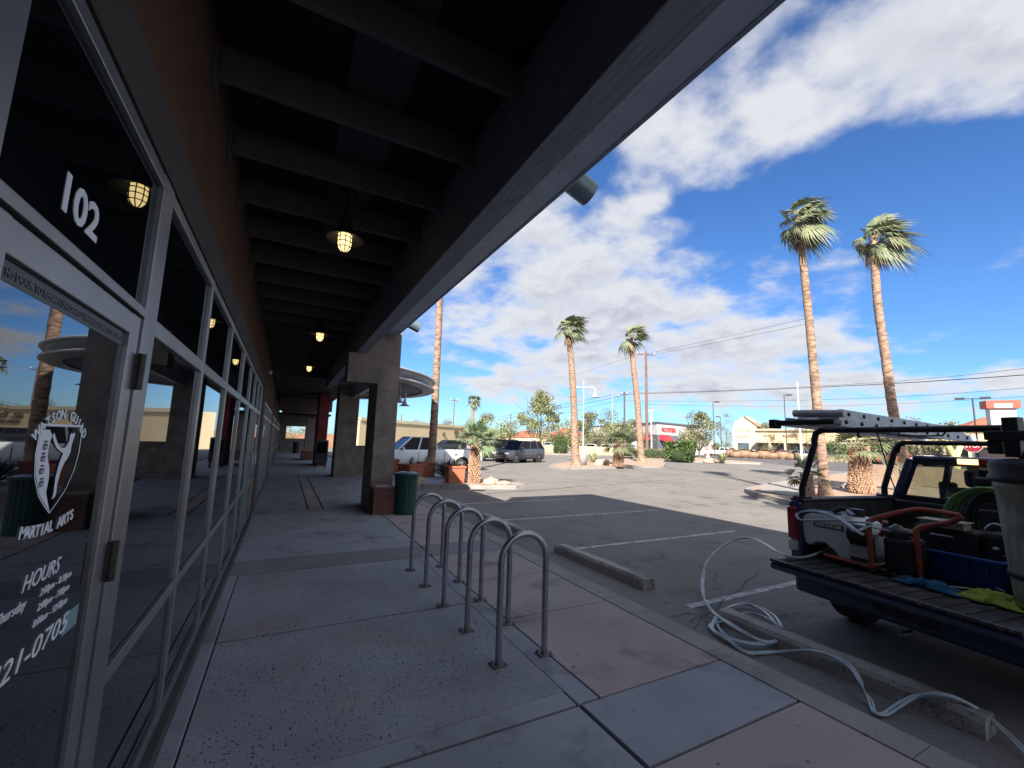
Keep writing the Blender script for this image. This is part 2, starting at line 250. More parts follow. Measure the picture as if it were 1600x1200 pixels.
# ---------------------------------------------------------------- object helpers
def tag(o, label=None, cat=None, group=None, kind=None):
    for k, v in (('label', label), ('category', cat), ('group', group), ('kind', kind)):
        if v: o[k] = v
    return o
def thing(name, label, cat, loc=(0, 0, 0), rz=0, group=None):
    o = bpy.data.objects.new(name, None); COL.objects.link(o); o.location = loc; o.rotation_euler = (0, 0, rz)
    o.empty_display_size = .2
    return tag(o, label, cat, group)
class MB:
    def __init__(s): s.v = []; s.f = []; s.sm = []; s.mi = []; s.cur = 0
    def add(s, vs, fs, smooth=False):
        o = len(s.v); s.v += [tuple(v) for v in vs]
        for f in fs: s.f.append(tuple(i+o for i in f)); s.sm.append(smooth); s.mi.append(s.cur)
        return s
    def box(s, x0, x1, y0, y1, z0, z1):
        vs = [(x, y, z) for z in (z0, z1) for y in (y0, y1) for x in (x0, x1)]
        return s.add(vs, [(0, 2, 3, 1), (4, 5, 7, 6), (0, 1, 5, 4), (2, 6, 7, 3), (0, 4, 6, 2), (1, 3, 7, 5)])
    def obox(s, c, X, Y, Z):              # oriented box, half vectors
        c, X, Y, Z = map(Vector, (c, X, Y, Z))
        vs = [c + a*X + b*Y + d*Z for d in (-1, 1) for b in (-1, 1) for a in (-1, 1)]
        return s.add(vs, [(0, 2, 3, 1), (4, 5, 7, 6), (0, 1, 5, 4), (2, 6, 7, 3), (0, 4, 6, 2), (1, 3, 7, 5)])
    def bar(s, a, b, w, h=None, up=(0, 0, 1)):
        a, b = Vector(a), Vector(b); d = (b-a); u = Vector(up)
        if abs(d.normalized().dot(u)) > .98: u = Vector((1, 0, 0))
        x = d.cross(u).normalized(); y = x.cross(d).normalized()
        return s.obox((a+b)/2, d/2, x*w/2, y*(h or w)/2)
    def quad(s, *p): return s.add(p, [tuple(range(len(p)))])
    def tube(s, pts, r, n=8, cap=True, smooth=True):
        pts = [Vector(p) for p in pts]; rs = r if isinstance(r, (list, tuple)) else [r]*len(pts)
        vs = []; fs = []; up = Vector((0, 0, 1)); prev = None
        for i, p in enumerate(pts):
            d = (pts[min(i+1, len(pts)-1)] - pts[max(i-1, 0)]).normalized()
            if prev is None: x = d.cross(up if abs(d.z) < .95 else Vector((1, 0, 0))).normalized()
            else: x = (prev - d*prev.dot(d)).normalized()
            prev = x; y = d.cross(x)
            for k in range(n):
                a = 2*math.pi*k/n; vs.append(p + (x*math.cos(a) + y*math.sin(a))*rs[i])
        for i in range(len(pts)-1):
            for k in range(n): fs.append((i*n+k, i*n+(k+1) % n, (i+1)*n+(k+1) % n, (i+1)*n+k))
        s.add(vs, fs, smooth)
        if cap: s.add(vs[:n], [tuple(range(n))[::-1]]); s.add(vs[-n:], [tuple(range(n))])
        return s
    def lathe(s, prof, c=(0, 0, 0), n=24, axis='Z', smooth=True, a0=0, a1=2*math.pi, closed=True):
        vs = []; fs = []; m = len(prof); cx, cy, cz = c
        cnt = n if closed else n+1
        for k in range(cnt):
            a = a0 + (a1-a0)*k/n; ca, sa = math.cos(a), math.sin(a)
            for (r, z) in prof:
                p = (r*ca, r*sa, z) if axis == 'Z' else ((z, r*ca, r*sa) if axis == 'X' else (r*sa, z, r*ca))
                vs.append((p[0]+cx, p[1]+cy, p[2]+cz))
        for k in range(n):
            k2 = (k+1) % cnt
            for i in range(m-1): fs.append((k*m+i, k2*m+i, k2*m+i+1, k*m+i+1))
        return s.add(vs, fs, smooth)
    def prism(s, poly, a, b, plane='XZ'):  # polygon extruded between a and b along the missing axis
        def P(p, t): return {'XZ': (p[0], t, p[1]), 'YZ': (t, p[0], p[1]), 'XY': (p[0], p[1], t)}[plane]
        n = len(poly); vs = [P(p, a) for p in poly] + [P(p, b) for p in poly]
        return s.add(vs, [tuple(range(n)), tuple(range(2*n-1, n-1, -1))] + [(i, i+n, (i+1) % n+n, (i+1) % n) for i in range(n)])
    def build(s, name, mat, parent=None, bevel=0, world=False, loc=None):
        me = bpy.data.meshes.new(name); vs = s.v
        if world and parent:
            M = Matrix.Translation(parent.location) @ parent.rotation_euler.to_matrix().to_4x4(); Mi = M.inverted(); vs = [Mi @ Vector(v) for v in vs]
        if loc is not None: vs = [Vector(v)-Vector(loc) for v in vs]
        me.from_pydata(vs, [], s.f); me.polygons.foreach_set('use_smooth', s.sm)
        for m in (mat if isinstance(mat, (list, tuple)) else [mat]): me.materials.append(m)
        me.polygons.foreach_set('material_index', s.mi)
        bm = bmesh.new(); bm.from_mesh(me); bmesh.ops.recalc_face_normals(bm, faces=bm.faces); bm.to_mesh(me); bm.free()
        o = bpy.data.objects.new(name, me); COL.objects.link(o)
        if parent: o.parent = parent
        if loc is not None: o.location = loc
        if bevel:
            b = o.modifiers.new('bevel', 'BEVEL'); b.width = bevel; b.segments = 2; b.limit_method = 'ANGLE'; b.angle_limit = R(40)
        return o
def text_mesh(s, size, mat, M, name, parent, world=True, shear=0, extrude=.0008, align='CENTER', width=None, spacing=1, offset=0):
    cu = bpy.data.curves.new(name, 'FONT'); cu.body = s; cu.size = size; cu.extrude = extrude; cu.align_x = align; cu.shear = shear; cu.space_character = spacing; cu.offset = offset
    cu.resolution_u = 3
    o = bpy.data.objects.new(name, cu); COL.objects.link(o); bpy.context.view_layer.update()
    me = bpy.data.meshes.new_from_object(o.evaluated_get(bpy.context.evaluated_depsgraph_get()))
    bpy.data.objects.remove(o)
    if width:
        xs = [v.co.x for v in me.vertices]
        if xs: 
            k = width/(max(xs)-min(xs))
            for v in me.vertices: v.co.x *= k
    me.transform(M)
    if parent and world:
        me.transform((Matrix.Translation(parent.location) @ parent.rotation_euler.to_matrix().to_4x4()).inverted())
    me.materials.clear(); me.materials.append(mat); me.name = name
    q = bpy.data.objects.new(name, me); COL.objects.link(q); q.parent = parent; return q
def frameM(o, right, up=(0, 0, 1)):
    r = Vector(right).normalized(); u = Vector(up).normalized(); n = r.cross(u)
    return Matrix(((r.x, u.x, n.x, o[0]), (r.y, u.y, n.y, o[1]), (r.z, u.z, n.z, o[2]), (0, 0, 0, 1)))
def copy_tree(o, parent=None):
    c = o.copy(); COL.objects.link(c)
    if parent: c.parent = parent
    for ch in list(o.children): copy_tree(ch, c)
    return c
def struct(o): o['kind'] = 'structure'; return o
def spline(pts, n=8):
    P = [Vector(p) for p in pts]; out = []
    for i in range(len(P)-1):
        p0, p1, p2, p3 = P[max(i-1, 0)], P[i], P[i+1], P[min(i+2, len(P)-1)]
        for k in range(n):
            t = k/n; out.append(.5*((2*p1) + (p2-p0)*t + (2*p0-5*p1+4*p2-p3)*t*t + (3*p1-p0-3*p2+p3)*t**3))
    return out+[P[-1]]
# ================================================================ GROUND
def sheet(name, pts, z, m, kind='structure', n=0):
    b = MB(); b.add([(p[0], p[1], z) for p in pts], [tuple(range(len(pts)))])
    o = b.build(name, m); o['kind'] = kind; return o
sheet('terrain', [(-1500, -1500), (1500, -1500), (1500, 1500), (-1500, 1500)], -.16, dirt_m)
sheet('parking_lot', [(-20, -60), (130, -60), (130, 110), (-20, 110)], -.15, asphalt)
gp = lambda *p: [G(*q)[:2] for q in p]
sheet('street', gp((1030, 707.3), (1095, 709), (1235, 713.6), (1400, 718.5), (1640, 725), (1640, 752), (1420, 741), (1300, 735.5), (1190, 723), (1090, 717), (1020, 714)), -.146, road_m)
def strip(a, b, w):
    a, b = Vector(a[:2]), Vector(b[:2]); d = (b-a).normalized(); n = Vector((-d.y, d.x))*w/2
    return [a+n, a-n, b-n, b+n]
mk = MB()
for q in ((G(1070, 712), G(1120, 713.5)), (G(1180, 722.5), G(1215, 724)), (G(1190, 733), G(1225, 735.5)), (G(1080, 717.2), G(1110, 718))):
    s = strip(q[0], q[1], .35); mk.add([(p.x, p.y, -.142) for p in s], [(0, 1, 2, 3)])
struct(mk.build('lane_marking', paint_w))
mk = MB()
for y, x1 in ((.86, 9.0), (3.45, 9.0), (6.0, 8.6), (8.66, 9.1), (11.15, 8.2)):
    mk.add([(4.08, y-.05, -.146), (x1, y-.05, -.146), (x1, y+.05, -.146), (4.08, y+.05, -.146)], [(0, 1, 2, 3)])
struct(mk.build('parking_stripe', paint_w))
mk = MB()                                   # tar-filled seam and faint old line across the lot
for (a, b, w) in ((G(1040, 729), G(1125, 745), .10), (G(1125, 745), G(1200, 760.5), .09), (G(1115, 729), G(1236, 745), .08)):
    s = strip(a, b, w); mk.add([(p.x, p.y, -.145) for p in s], [(0, 1, 2, 3)])
for (a, b, w) in (((3.36, 2.95), (6.2, 4.0), .011), ((6.0, 13.0), (19, 16.2), .04)):
    pts = [Vector((a[0]+(b[0]-a[0])*t/9, a[1]+(b[1]-a[1])*t/9+random.uniform(-.05, .05))) for t in range(10)]
    for i in range(9):
        s = strip(pts[i], pts[i+1], w*random.uniform(.6, 1.2)); mk.add([(p.x, p.y, -.144) for p in s], [(0, 1, 2, 3)])
struct(mk.build('asphalt_seam', pm('tar', (.03, .028, .027), rough=.7)))
# --- sidewalk
struct(MB().box(-.45, 3.32, -4, 62, -.15, -.03).build('sidewalk_bed', joint_m))
g = .004
def slabs(name, lst, m):
    b = MB()
    for (x0, x1, y0, y1) in lst: b.box(x0+g, x1-g, y0+g, y1-g, -.1, 0)
    struct(b.build(name, m, bevel=.006))
slabs('sidewalk', [(-.33, 1.75, 2.47, 4.11), (-.33, 1.75, 4.13, 5.88)], agg)
slabs('sidewalk_border', [(-.33, 1.74, 2.32, 2.475), (1.745, 1.915, 2.32, 4.11), (1.745, 1.915, 4.13, 5.88), (-.45, -.331, -4, 5.9), (-.331, 1.74, .9, 2.305), (1.76, 3.07, 1.75, 2.312), (-.335, 1.74, -2, .9),
       (-.45, 1.93, 6.52, 10.4), (-.45, .58, 10.4, 14.5), (.9, 3.07, 10.4, 14.8), (-.45, .58, 14.5, 19.4), (.9, 3.07, 14.8, 19.4), (-.45, 3.07, 19.4, 24.5), (-.45, 3.07, 24.5, 30), (-.45, 3.07, 30, 38), (-.45, 3.07, 38, 46.2)], smooth_c)
slabs('sidewalk_band', [(-.45, 1.93, 5.895, 6.51), (1.94, 3.07, 5.9, 6.5), (-.45, 3.07, 46.2, 61)], dark_c)
slabs('sidewalk_paver', [(1.92, 3.07, 2.318, 3.615), (1.92, 3.07, 3.62, 4.68), (1.92, 3.07, 4.685, 5.89), (1.94, 3.07, 6.51, 7.8), (1.94, 3.07, 7.8, 9.1), (1.94, 3.07, 9.1, 10.39),
       (1.76, 3.07, .5, 1.74), (1.76, 3.07, -.8, .5), (.60, .88, 10.45, 19.2), (1.76, 3.07, -2.5, -.8)], pink_c)
slabs('kerb', [(3.075, 3.32, y, y+1.25) for y in [-2.55+1.245*i for i in range(14)]], kerb_c)
# --- plaza beyond the parking bays
def island(pts, name, fillname, fm, kw=.16, z=0, zf=None):
    n = len(pts); P = [Vector(p[:2]) for p in pts]
    area = sum(P[i].x*P[(i+1) % n].y-P[(i+1) % n].x*P[i].y for i in range(n))
    if area < 0: P.reverse()
    Q = []
    for i in range(n):
        a = (P[i]-P[i-1]).normalized(); c = (P[(i+1) % n]-P[i]).normalized(); t = (a+c).normalized(); Q.append(P[i]+Vector((-t.y, t.x))*kw)
    b = MB(); vs = [(p.x, p.y, -.15) for p in P]+[(p.x, p.y, z) for p in P]+[(q.x, q.y, z) for q in Q]+[(q.x, q.y, z-.06) for q in Q]; fs = []
    for i in range(n):
        j = (i+1) % n; fs += [(i, j, n+j, n+i), (n+i, n+j, 2*n+j, 2*n+i), (2*n+i, 2*n+j, 3*n+j, 3*n+i)]
    b.add(vs, fs); struct(b.build(name, kerb_c))
    b = MB(); b.add([(q.x, q.y, (z-.02) if zf is None else zf) for q in Q], [tuple(range(n))]); struct(b.build(fillname, fm))
island([(3.33, 14.9), (4.4, 15.1), (7.0, 14.05), (7.6, 13.85), (8.0, 14.0), (8.15, 14.5), (7.9, 15.2), (7.2, 16.4), (6.9, 19.4), (3.33, 19.4)], 'plaza_kerb', 'plaza', smooth_c, zf=-.004)
sheet('gravel_bed', [(5.2, 15.0), (7.1, 14.2), (7.75, 14.15), (7.9, 14.6), (7.0, 16.3), (6.5, 16.2), (6.2, 15.5), (5.4, 15.7)], .003, gravel_m)
island(gp((857, 731), (866, 727), (900, 722), (1000, 717.5), (1035, 721), (1040, 727), (1037, 731), (960, 732.5), (880, 734)), 'island_kerb', 'island_gravel', gravel_m)
island(gp((1163, 769), (1178, 776), (1240, 791), (1330, 806), (1500, 815), (1640, 800), (1640, 757), (1420, 745), (1330, 741), (1262, 750), (1200, 760)), 'verge_kerb', 'verge_gravel', gravel_m)
sheet('verge_pavement', gp((1180, 771.5), (1236, 782), (1275, 776), (1272, 757), (1205, 762)), .004, kerb_c)
island(gp((995, 714.5), (1005, 717.5), (1078, 722.5), (1100, 722.8), (1188, 726), (1194, 724.5), (1100, 717), (1060, 714.5), (1000, 712.5)), 'roadside_kerb', 'roadside_gravel', gravel_m)
island(gp((838, 708), (845, 710.5), (1000, 713), (1000, 708.5), (900, 705.5), (838, 705)), 'back_kerb', 'back_gravel', gravel_m)
island(gp((1030, 705.8), (1095, 707.8), (1235, 712.3), (1400, 717), (1640, 723.5), (1640, 719), (1400, 713), (1235, 709), (1095, 705.2), (1030, 703.8)), 'far_pavement_kerb', 'far_pavement', gravel_m, kw=1.8)
# --- wheel stops
def wheel_stop(y0, y1, label, x=4.0):
    b = MB(); w = .1; n = 14
    for i in range(n):
        ya = y0+(y1-y0)*i/n; yb = y0+(y1-y0)*(i+1)/n
        b.prism([(-w, 0), (-w+.012, .10), (-w+.035, .135), (w-.035, .135), (w-.012, .10), (w, 0)], ya-y0, yb-y0, 'XZ')
    for v in range(len(b.v)):
        p = b.v[v]; random.seed(int(p[1]*977+p[2]*313+p[0]*55)); e = .006 if .05 < p[1] < (y1-y0)-.05 else .02
        b.v[v] = (p[0]+random.uniform(-e, e)*.6, p[1], max(0, p[2]+random.uniform(-e, 0)))
    o = b.build('wheel_stop', stop_c); o.location = (x+.08, y0, -.15)
    tag(o, label, 'wheel stop', 'concrete wheel stops at the head of the parking bays')
wheel_stop(1.16, 3.02, 'concrete wheel stop behind the open tailgate of the blue pickup, hose over its end')
wheel_stop(4.02, 5.95, 'concrete wheel stop beside the bike rack, in the empty bay next to the pickup')
wheel_stop(7.05, 8.97, 'concrete wheel stop seen behind the arches of the bike rack, second empty bay')
wheel_stop(9.75, 11.6, 'farthest concrete wheel stop, just past the green trash can')
# ================================================================ BUILDING
bd = thing('shopping_center', 'long brown shopping centre with aluminium storefront windows under a deep dark walkway canopy', 'building', (-2, 3, 0))
def BP(mb, name, m, bevel=0, parent=None): return mb.build(name, m, parent or bd, bevel=bevel, world=True) if parent is None else mb.build(name, m, parent, bevel=bevel)
BP(MB().box(-.95, -.445, -6, 9.62, 2.499, 2.69), 'head_band', pm('head_band', (.055, .042, .037), (.045, .035, .03), scale=3, rough=.9, bump=.3))
BP(MB().box(-14, -.63, -10, 9.9, 2.70, 5.2), 'wall', stucco_d)
BP(MB().box(-14, -.9, -10, -3.2, 0, 2.7), 'wall', stucco_d)
BP(MB().box(-.98, 2.12, -9, 3.13, 4.34, 8.18), 'parapet_tower', stucco_d)
BP(MB().box(-.56, -.415, -3, 9.6, 0, .085), 'base_curb', pm('dark_curb', (.07, .068, .07), (.05, .05, .05), scale=8, rough=.9))
# interior behind the glass
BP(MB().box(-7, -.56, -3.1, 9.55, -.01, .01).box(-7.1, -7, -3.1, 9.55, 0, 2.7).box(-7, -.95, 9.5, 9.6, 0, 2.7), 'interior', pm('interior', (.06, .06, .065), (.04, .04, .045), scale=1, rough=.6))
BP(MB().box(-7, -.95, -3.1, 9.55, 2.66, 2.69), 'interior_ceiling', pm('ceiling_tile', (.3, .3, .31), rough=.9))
# storefront framing (x -.56 .. -.45)
X0, X1 = -.53, -.45
def vert(y0, y1, z0, z1): BP(MB().box(X0, X1, y0, y1, z0, z1), 'mullion', alu, bevel=.003)
ms = [1.82, 1.955, 2.97, 3.03, 4.10, 4.16, 5.32, 5.38, 6.52, 6.58, 7.50, 7.56, 8.46, 8.52, 9.44, 9.54]
for i in range(0, len(ms), 2): vert(ms[i], ms[i+1], .086, 2.497)
vert(.87, .965, .086, 2.497); vert(-.4, -.33, .086, 2.497)
X0 += .001; X1 -= .002
bays = [(1.955, 2.97), (3.03, 4.10), (4.16, 5.32), (5.38, 6.52), (6.58, 7.50), (7.56, 8.46), (8.52, 9.44), (-.33, .87)]
def rail(a, b_, z0, z1):
    BP(MB().box(X0, X1, a, b_, z0, z1), 'rail', alu, bevel=.003)
for (a, b_) in bays:
    rail(a, b_, 2.45, 2.495); rail(a, b_, 1.94, 2.0)
    if (a, b_) != (7.56, 8.46): rail(a, b_, .755, .81); rail(a, b_, .087, .15)
rail(.965, 1.82, 2.45, 2.495); rail(.965, 1.82, 1.976, 2.006)
def pane(y0, y1, z0, z1, x=-.467, parent=bd, name='window'):
    b = MB().box(x-.004, x, y0, y1, z0, z1)
    return b.build(name, winglass, parent, world=(parent is bd)) if parent is bd else b.build(name, winglass, parent)
for (a, b_) in bays:
    pane(a, b_, 2.0, 2.45)
    if (a, b_) != (7.56, 8.46): pane(a, b_, .81, 1.94); pane(a, b_, .15, .755)
trp = pane(.965, 1.82, 2.006, 2.45)
# near door: a part with glass, hinge, lettering
dr = MB(); DX0, DX1 = -.52, -.458
dr.box(DX0, DX1, 1.728, 1.812, .09, 1.968).box(DX0, DX1, .972, 1.045, .09, 1.968).box(DX0+.001, DX1-.001, 1.045, 1.728, 1.90, 1.967).box(DX0+.001, DX1-.001, 1.045, 1.728, .09, .33)
door = dr.build('door', alu, bd, bevel=.003, world=True); MT = Matrix.Translation((-bd.location.x, -bd.location.y, 0))
def sub(mb, name, m, bevel=0):
    o = mb.build(name, m, door, bevel=bevel); o.data.transform(MT); return o
sub(MB().box(-.476, -.471, 1.045, 1.728, .33, 1.90), 'glass', winglass)
for z in (1.19, 1.79, .35):
    b = MB(); b.tube([(-.443, 1.816, z-.06), (-.443, 1.816, z+.06)], .012, 10); b.box(-.4575, -.448, 1.80, 1.832, z-.055, z+.055); sub(b, 'hinge', bronze)
sub(MB().tube([(-.42, .86, .95), (-.40, .86, 1.0), (-.40, .86, 1.25), (-.42, .86, 1.3)], .012, 8), 'handle', alu)
GX = -.4695
def letters(s, size, y, z, m=vinyl, name='lettering', **k):
    o = text_mesh(s, size, m, frameM((GX, y, z), (0, 1, 0)), name, door, world=False, **k); o.data.transform(MT); return o
# arc lettering
def arc_letters(s, size, cy, cz, r, a0, a1, name='lettering', flip=False):
    for i, ch in enumerate(s):
        if ch == ' ': continue
        a = a0+(a1-a0)*i/(len(s)-1); up = Vector((0, math.sin(a), math.cos(a))); rt = Vector((0, math.cos(a), -math.sin(a)))
        if flip: up, rt = -up, -rt
        o = text_mesh(ch, size, vinyl, frameM((GX, cy+math.sin(a)*r, cz+math.cos(a)*r), rt, up), name, door, world=False, offset=.0008); o.data.transform(MT)
SY, SZ = 1.41, 1.515
b = MB()
def py(p): return (SY+p[0]*1.05, SZ+p[1]*.80)
# shield outline
def shield(s, dz=0):
    L = [(-.105*s, .115), (-.108*s, .03), (-.095*s, -.03), (-.065*s, -.085), (-.03*s, -.12), (0, -.145+dz)]
    return L+[(-x, z) for x, z in L[-2::-1]]
o1, o2 = shield(1), [(x*.955, z*.955-.002) for x, z in shield(1)]
nn = len(o1); vs = [(GX, *py(p)) for p in o1]+[(GX, *py(p)) for p in o2]
b.add(vs, [(i, (i+1) % nn, nn+(i+1) % nn, nn+i) for i in range(nn)])
# white left field curving to the foot
fld = [(-.100, .098), (-.062, .098), (-.048, .082), (-.055, .05), (-.052, .02), (-.036, -.01), (-.030, -.04), (-.032, -.08), (-.012, -.118), (0, -.139), (-.03, -.112), (-.062, -.08), (-.09, -.025), (-.1025, .03)]
b.add([(GX, *py(p)) for p in fld], [tuple(range(len(fld)))])
# kicker: two joined white silhouettes
def blob(pts): b.add([(GX+.0003, *py(p)) for p in pts], [tuple(range(len(pts)))])
blob([(.0, -.105), (.012, -.10), (.016, -.092), (.014, -.06), (.022, -.02), (.034, .0), (.046, .012), (.056, .03), (.056, .055), (.066, .085), (.060, .092), (.052, .086), (.045, .09), (.038, .080), (.040, .066), (.030, .052), (.022, .045), (.018, .03), (.006, .0), (.0, -.04), (.003, -.085)])
blob([(-.048, .082), (-.040, .090), (-.034, .080), (-.016, .058), (.004, .045), (.022, .045), (.018, .028), (.0, .036), (-.022, .048), (-.038, .066)])
sub(b, 'emblem', vinyl)
b = MB()
for k, (yy, zz) in enumerate(((-.072, .055), (-.073, .022), (-.070, -.012), (-.062, -.048))):
    for (a, c, d, e) in ((-.009, .009, .009, .012), (-.011, .011, 0, .003), (-.003, .0, -.012, .014), (-.009, -.006, -.012, 0), (.006, .009, -.010, .004), (-.008, .008, -.012, -.0095)):
        b.add([(GX+.0006, *py(p)) for p in ((yy+a, zz+d+random.uniform(-.002, .002)), (yy+c, zz+d), (yy+c, zz+e), (yy+a, zz+e))], [(0, 1, 2, 3)])
sub(b, 'emblem_character', pm('emblem_black', (.02, .02, .02), rough=.6))
arc_letters('WATSON GUILD', .032, SY, SZ-.07, .175, -.72, .72)
arc_letters('MARTIAL ARTS', .036, SY+.01, SZ+.60, .76, .158+math.pi, -.158+math.pi, flip=True)
letters('HOURS', .052, 1.425, 1.243, shear=.25)
for (a, c, z) in (('Monday - Thursday', '2:00pm - 8:30pm', 1.205), ('Friday', '2:00pm - 7:00pm', 1.172), ('Saturday', '8:00am - 12:00pm', 1.139)):
    letters(a, .031, 1.125, z, shear=.25, align='LEFT'); letters(c, .024, 1.595, z+.004, shear=.25, align='RIGHT')
letters('520-421-0705', .066, 1.355, 1.068, shear=.2, width=.53)
o = letters('THIS DOOR TO REMAIN UNLOCKED WHEN BUILDING IS OCCUPIED', .024, 1.385, 1.868, m=vinyl_d, width=.64)
sub(MB().box(-.4708, -.4704, 1.05, 1.725, 1.857, 1.897), 'sticker_strip', pm('sticker_strip', (.02, .022, .025), rough=.4))
mm = trp; t = text_mesh('102', .120, vinyl, frameM((-.4665, 1.30, 2.068), (0, 1, 0)), 'number', trp, world=False, offset=.003, width=.19); t.data.transform(MT)
# small blue adhesive patches near the foot of the door and window
sub(MB().box(-.4708, -.4704, 1.60, 1.69, 1.055, 1.11), 'tape_patch', pm('pale_tape', (.18, .30, .33), rough=.5))
# far doors' pull handles and hung open signs
for y in (7.64, 8.36):
    BP(MB().tube([(-.45, y, .95), (-.40, y, .97), (-.40, y, 1.27), (-.45, y, 1.29)], .013, 8), 'handle', alu)
BP(MB().box(-.513, -.508, 7.02, 7.2, 1.15, 1.38), 'notice', vinyl)
BP(MB().box(-.503, -.498, 8.2, 8.36, 1.15, 1.38), 'notice', vinyl)
dd = MB().box(-.54, -.462, 7.56, 7.64, .09, 1.985).box(-.54, -.462, 8.38, 8.46, .09, 1.985).box(-.539, -.463, 7.64, 8.38, .09, .30).box(-.539, -.463, 7.64, 8.38, 1.92, 1.984)
d2 = BP(dd, 'door', alu, bevel=.003); q = MB().box(-.51, -.505, 7.64, 8.38, .30, 1.92).build('glass', winglass, d2); q.data.transform(MT)
# piers and later storefronts down the walkway
pier_m = block
def bay_front(y0, y1, n, zt):
    BP(MB().box(-.95, -.44, y0-1.0, y0, 0, 2.72), 'pier', stucco_d)
    f = MB()
    for i in range(n+1):
        y = y0+(y1-y0)*i/n; f.box(-.55, -.45, y-.03, y+.03, .0, zt)
    for z in (.05, .8, 1.98, zt-.03): f.box(-.549, -.452, y0, y1, z-.03, z+.03)
    BP(f, 'storefront_frame', alu)
    for i in range(n):
        ya = y0+(y1-y0)*i/n+.03; yb = y0+(y1-y0)*(i+1)/n-.03
        pane(ya, yb, .08, zt-.06)
    BP(MB().box(-.95, -.445, y0, y1, zt, 2.72), 'wall', stucco_d)
bay_front(10.7, 17.2, 6, 2.32); bay_front(18.3, 27, 7, 2.3); bay_front(28.3, 37, 6, 2.3); bay_front(38.2, 45.5, 5, 2.3)
BP(MB().box(-.95, -.44, 45.5, 46.5, 0, 3.4).box(-14, -.63, 9.9, 46.5, 2.722, 5.2).box(-14, -.95, 9.7, 46.5, -.01, 2.72), 'wall', stucco_d)
# canopy over the first walkway
ZR = 3.95
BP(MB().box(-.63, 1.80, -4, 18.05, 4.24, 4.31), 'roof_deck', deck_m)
for (a, c) in ((.18, .61),): BP(MB().box(a, c, -4, 18.05, 4.205, 4.236), 'soffit_board', board_m)
for k in range(-4, 19):
    y = 2.38+.85*k
    r_ = BP(MB().box(-.61, 1.25, y-.022, y+.022, ZR, 4.20), 'rafter', rafter_m, bevel=.004)
    h = MB().box(-.628, -.612, y-.075, y+.075, ZR-.09, 4.2).build('bracket', rafter_m, r_); h.data.transform(MT)
BP(MB().box(1.252, 1.462, -4, 18.05, 3.44, 4.20), 'beam', beam_m, bevel=.006)
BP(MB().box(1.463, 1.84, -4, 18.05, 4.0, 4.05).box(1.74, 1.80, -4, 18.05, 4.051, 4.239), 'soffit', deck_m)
BP(MB().box(1.842, 2.11, -4, 18.05, 3.962, 4.07).box(2.111, 2.13, -4, 18.05, 3.955, 4.05), 'fascia', fascia_m, bevel=.008)
BP(MB().box(2.1325, 2.138, -4, 18.05, 3.95, 4.05), 'drip_edge', pm('rim_light_edge', (.85, .80, .72), rough=.4))  # pale warm colour stands in for the rim light along the eave
for (y, lb) in ((3.2, 1), (9.35, 2)):
    BP(MB().tube([(2.06, y, 4.25), (2.50, y, 4.08)], .125, 24), 'scupper', pm('scupper_metal', (.20, .27, .33), (.16, .22, .27), scale=4, rough=.35, metal=.4))
hdr_m = pm('header_stucco', (.13, .105, .09), (.10, .085, .075), scale=2, rough=.95, bump=.4, bscale=90)
BP(MB().box(-.622, 3.0, 18.06, 18.4, 3.78, 4.9), 'header', hdr_m)
BP(MB().box(-6, -.64, 8.6, 30, 5.22, 10.5), 'parapet_tower', stucco_d)
# columns
col_ = BP(MB().box(1.75, 2.22, 9.82, 10.95, 0, 4.16), 'column', block)
BP(MB().box(1.10, 1.749, 9.822, 10.35, 2.79, 3.438), 'column_bracket', block)
BP(MB().box(1.463, 1.749, 9.822, 10.35, 3.4385, 3.99), 'column_bracket', block)
BP(MB().box(1.80, 2.56, 18.1, 19.2, 0, 3.779), 'column', block)
BP(MB().box(2.561, 3.7, 18.3, 18.6, 0, 1.16).box(2.561, 3.73, 18.27, 18.63, 1.162, 1.22), 'low_wall', block)
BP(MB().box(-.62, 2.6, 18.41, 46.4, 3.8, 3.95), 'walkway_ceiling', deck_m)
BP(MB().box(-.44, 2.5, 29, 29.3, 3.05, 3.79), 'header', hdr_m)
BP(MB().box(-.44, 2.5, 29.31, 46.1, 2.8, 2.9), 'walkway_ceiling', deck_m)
BP(MB().box(1.50, 1.98, 24.6, 26.6, 0, 3.78), 'wall', pm('red_stucco', (.19, .035, .035), (.15, .03, .03), scale=2, rough=.9))
BP(MB().box(1.2, 1.75, 31, 32.2, 0, 2.74), 'column', block)
BP(MB().box(1.75, 2.3, 42, 43.2, 0, 2.74), 'column', block)
BP(MB().box(-.44, 2.4, 46.1, 46.4, 0, 1.2).box(-.44, 2.6, 46.1, 46.4, 2.35, 3.79).box(-.44, .1, 46.1, 46.4, 1.2, 2.35), 'end_wall', block)
BP(MB().lathe([(0, -.07), (.04, -.06), (.065, -.03), (.07, .0), (.07, .05), (0, .05)], (-.56, 14.6, 3.42), 12), 'security_camera', white_m)
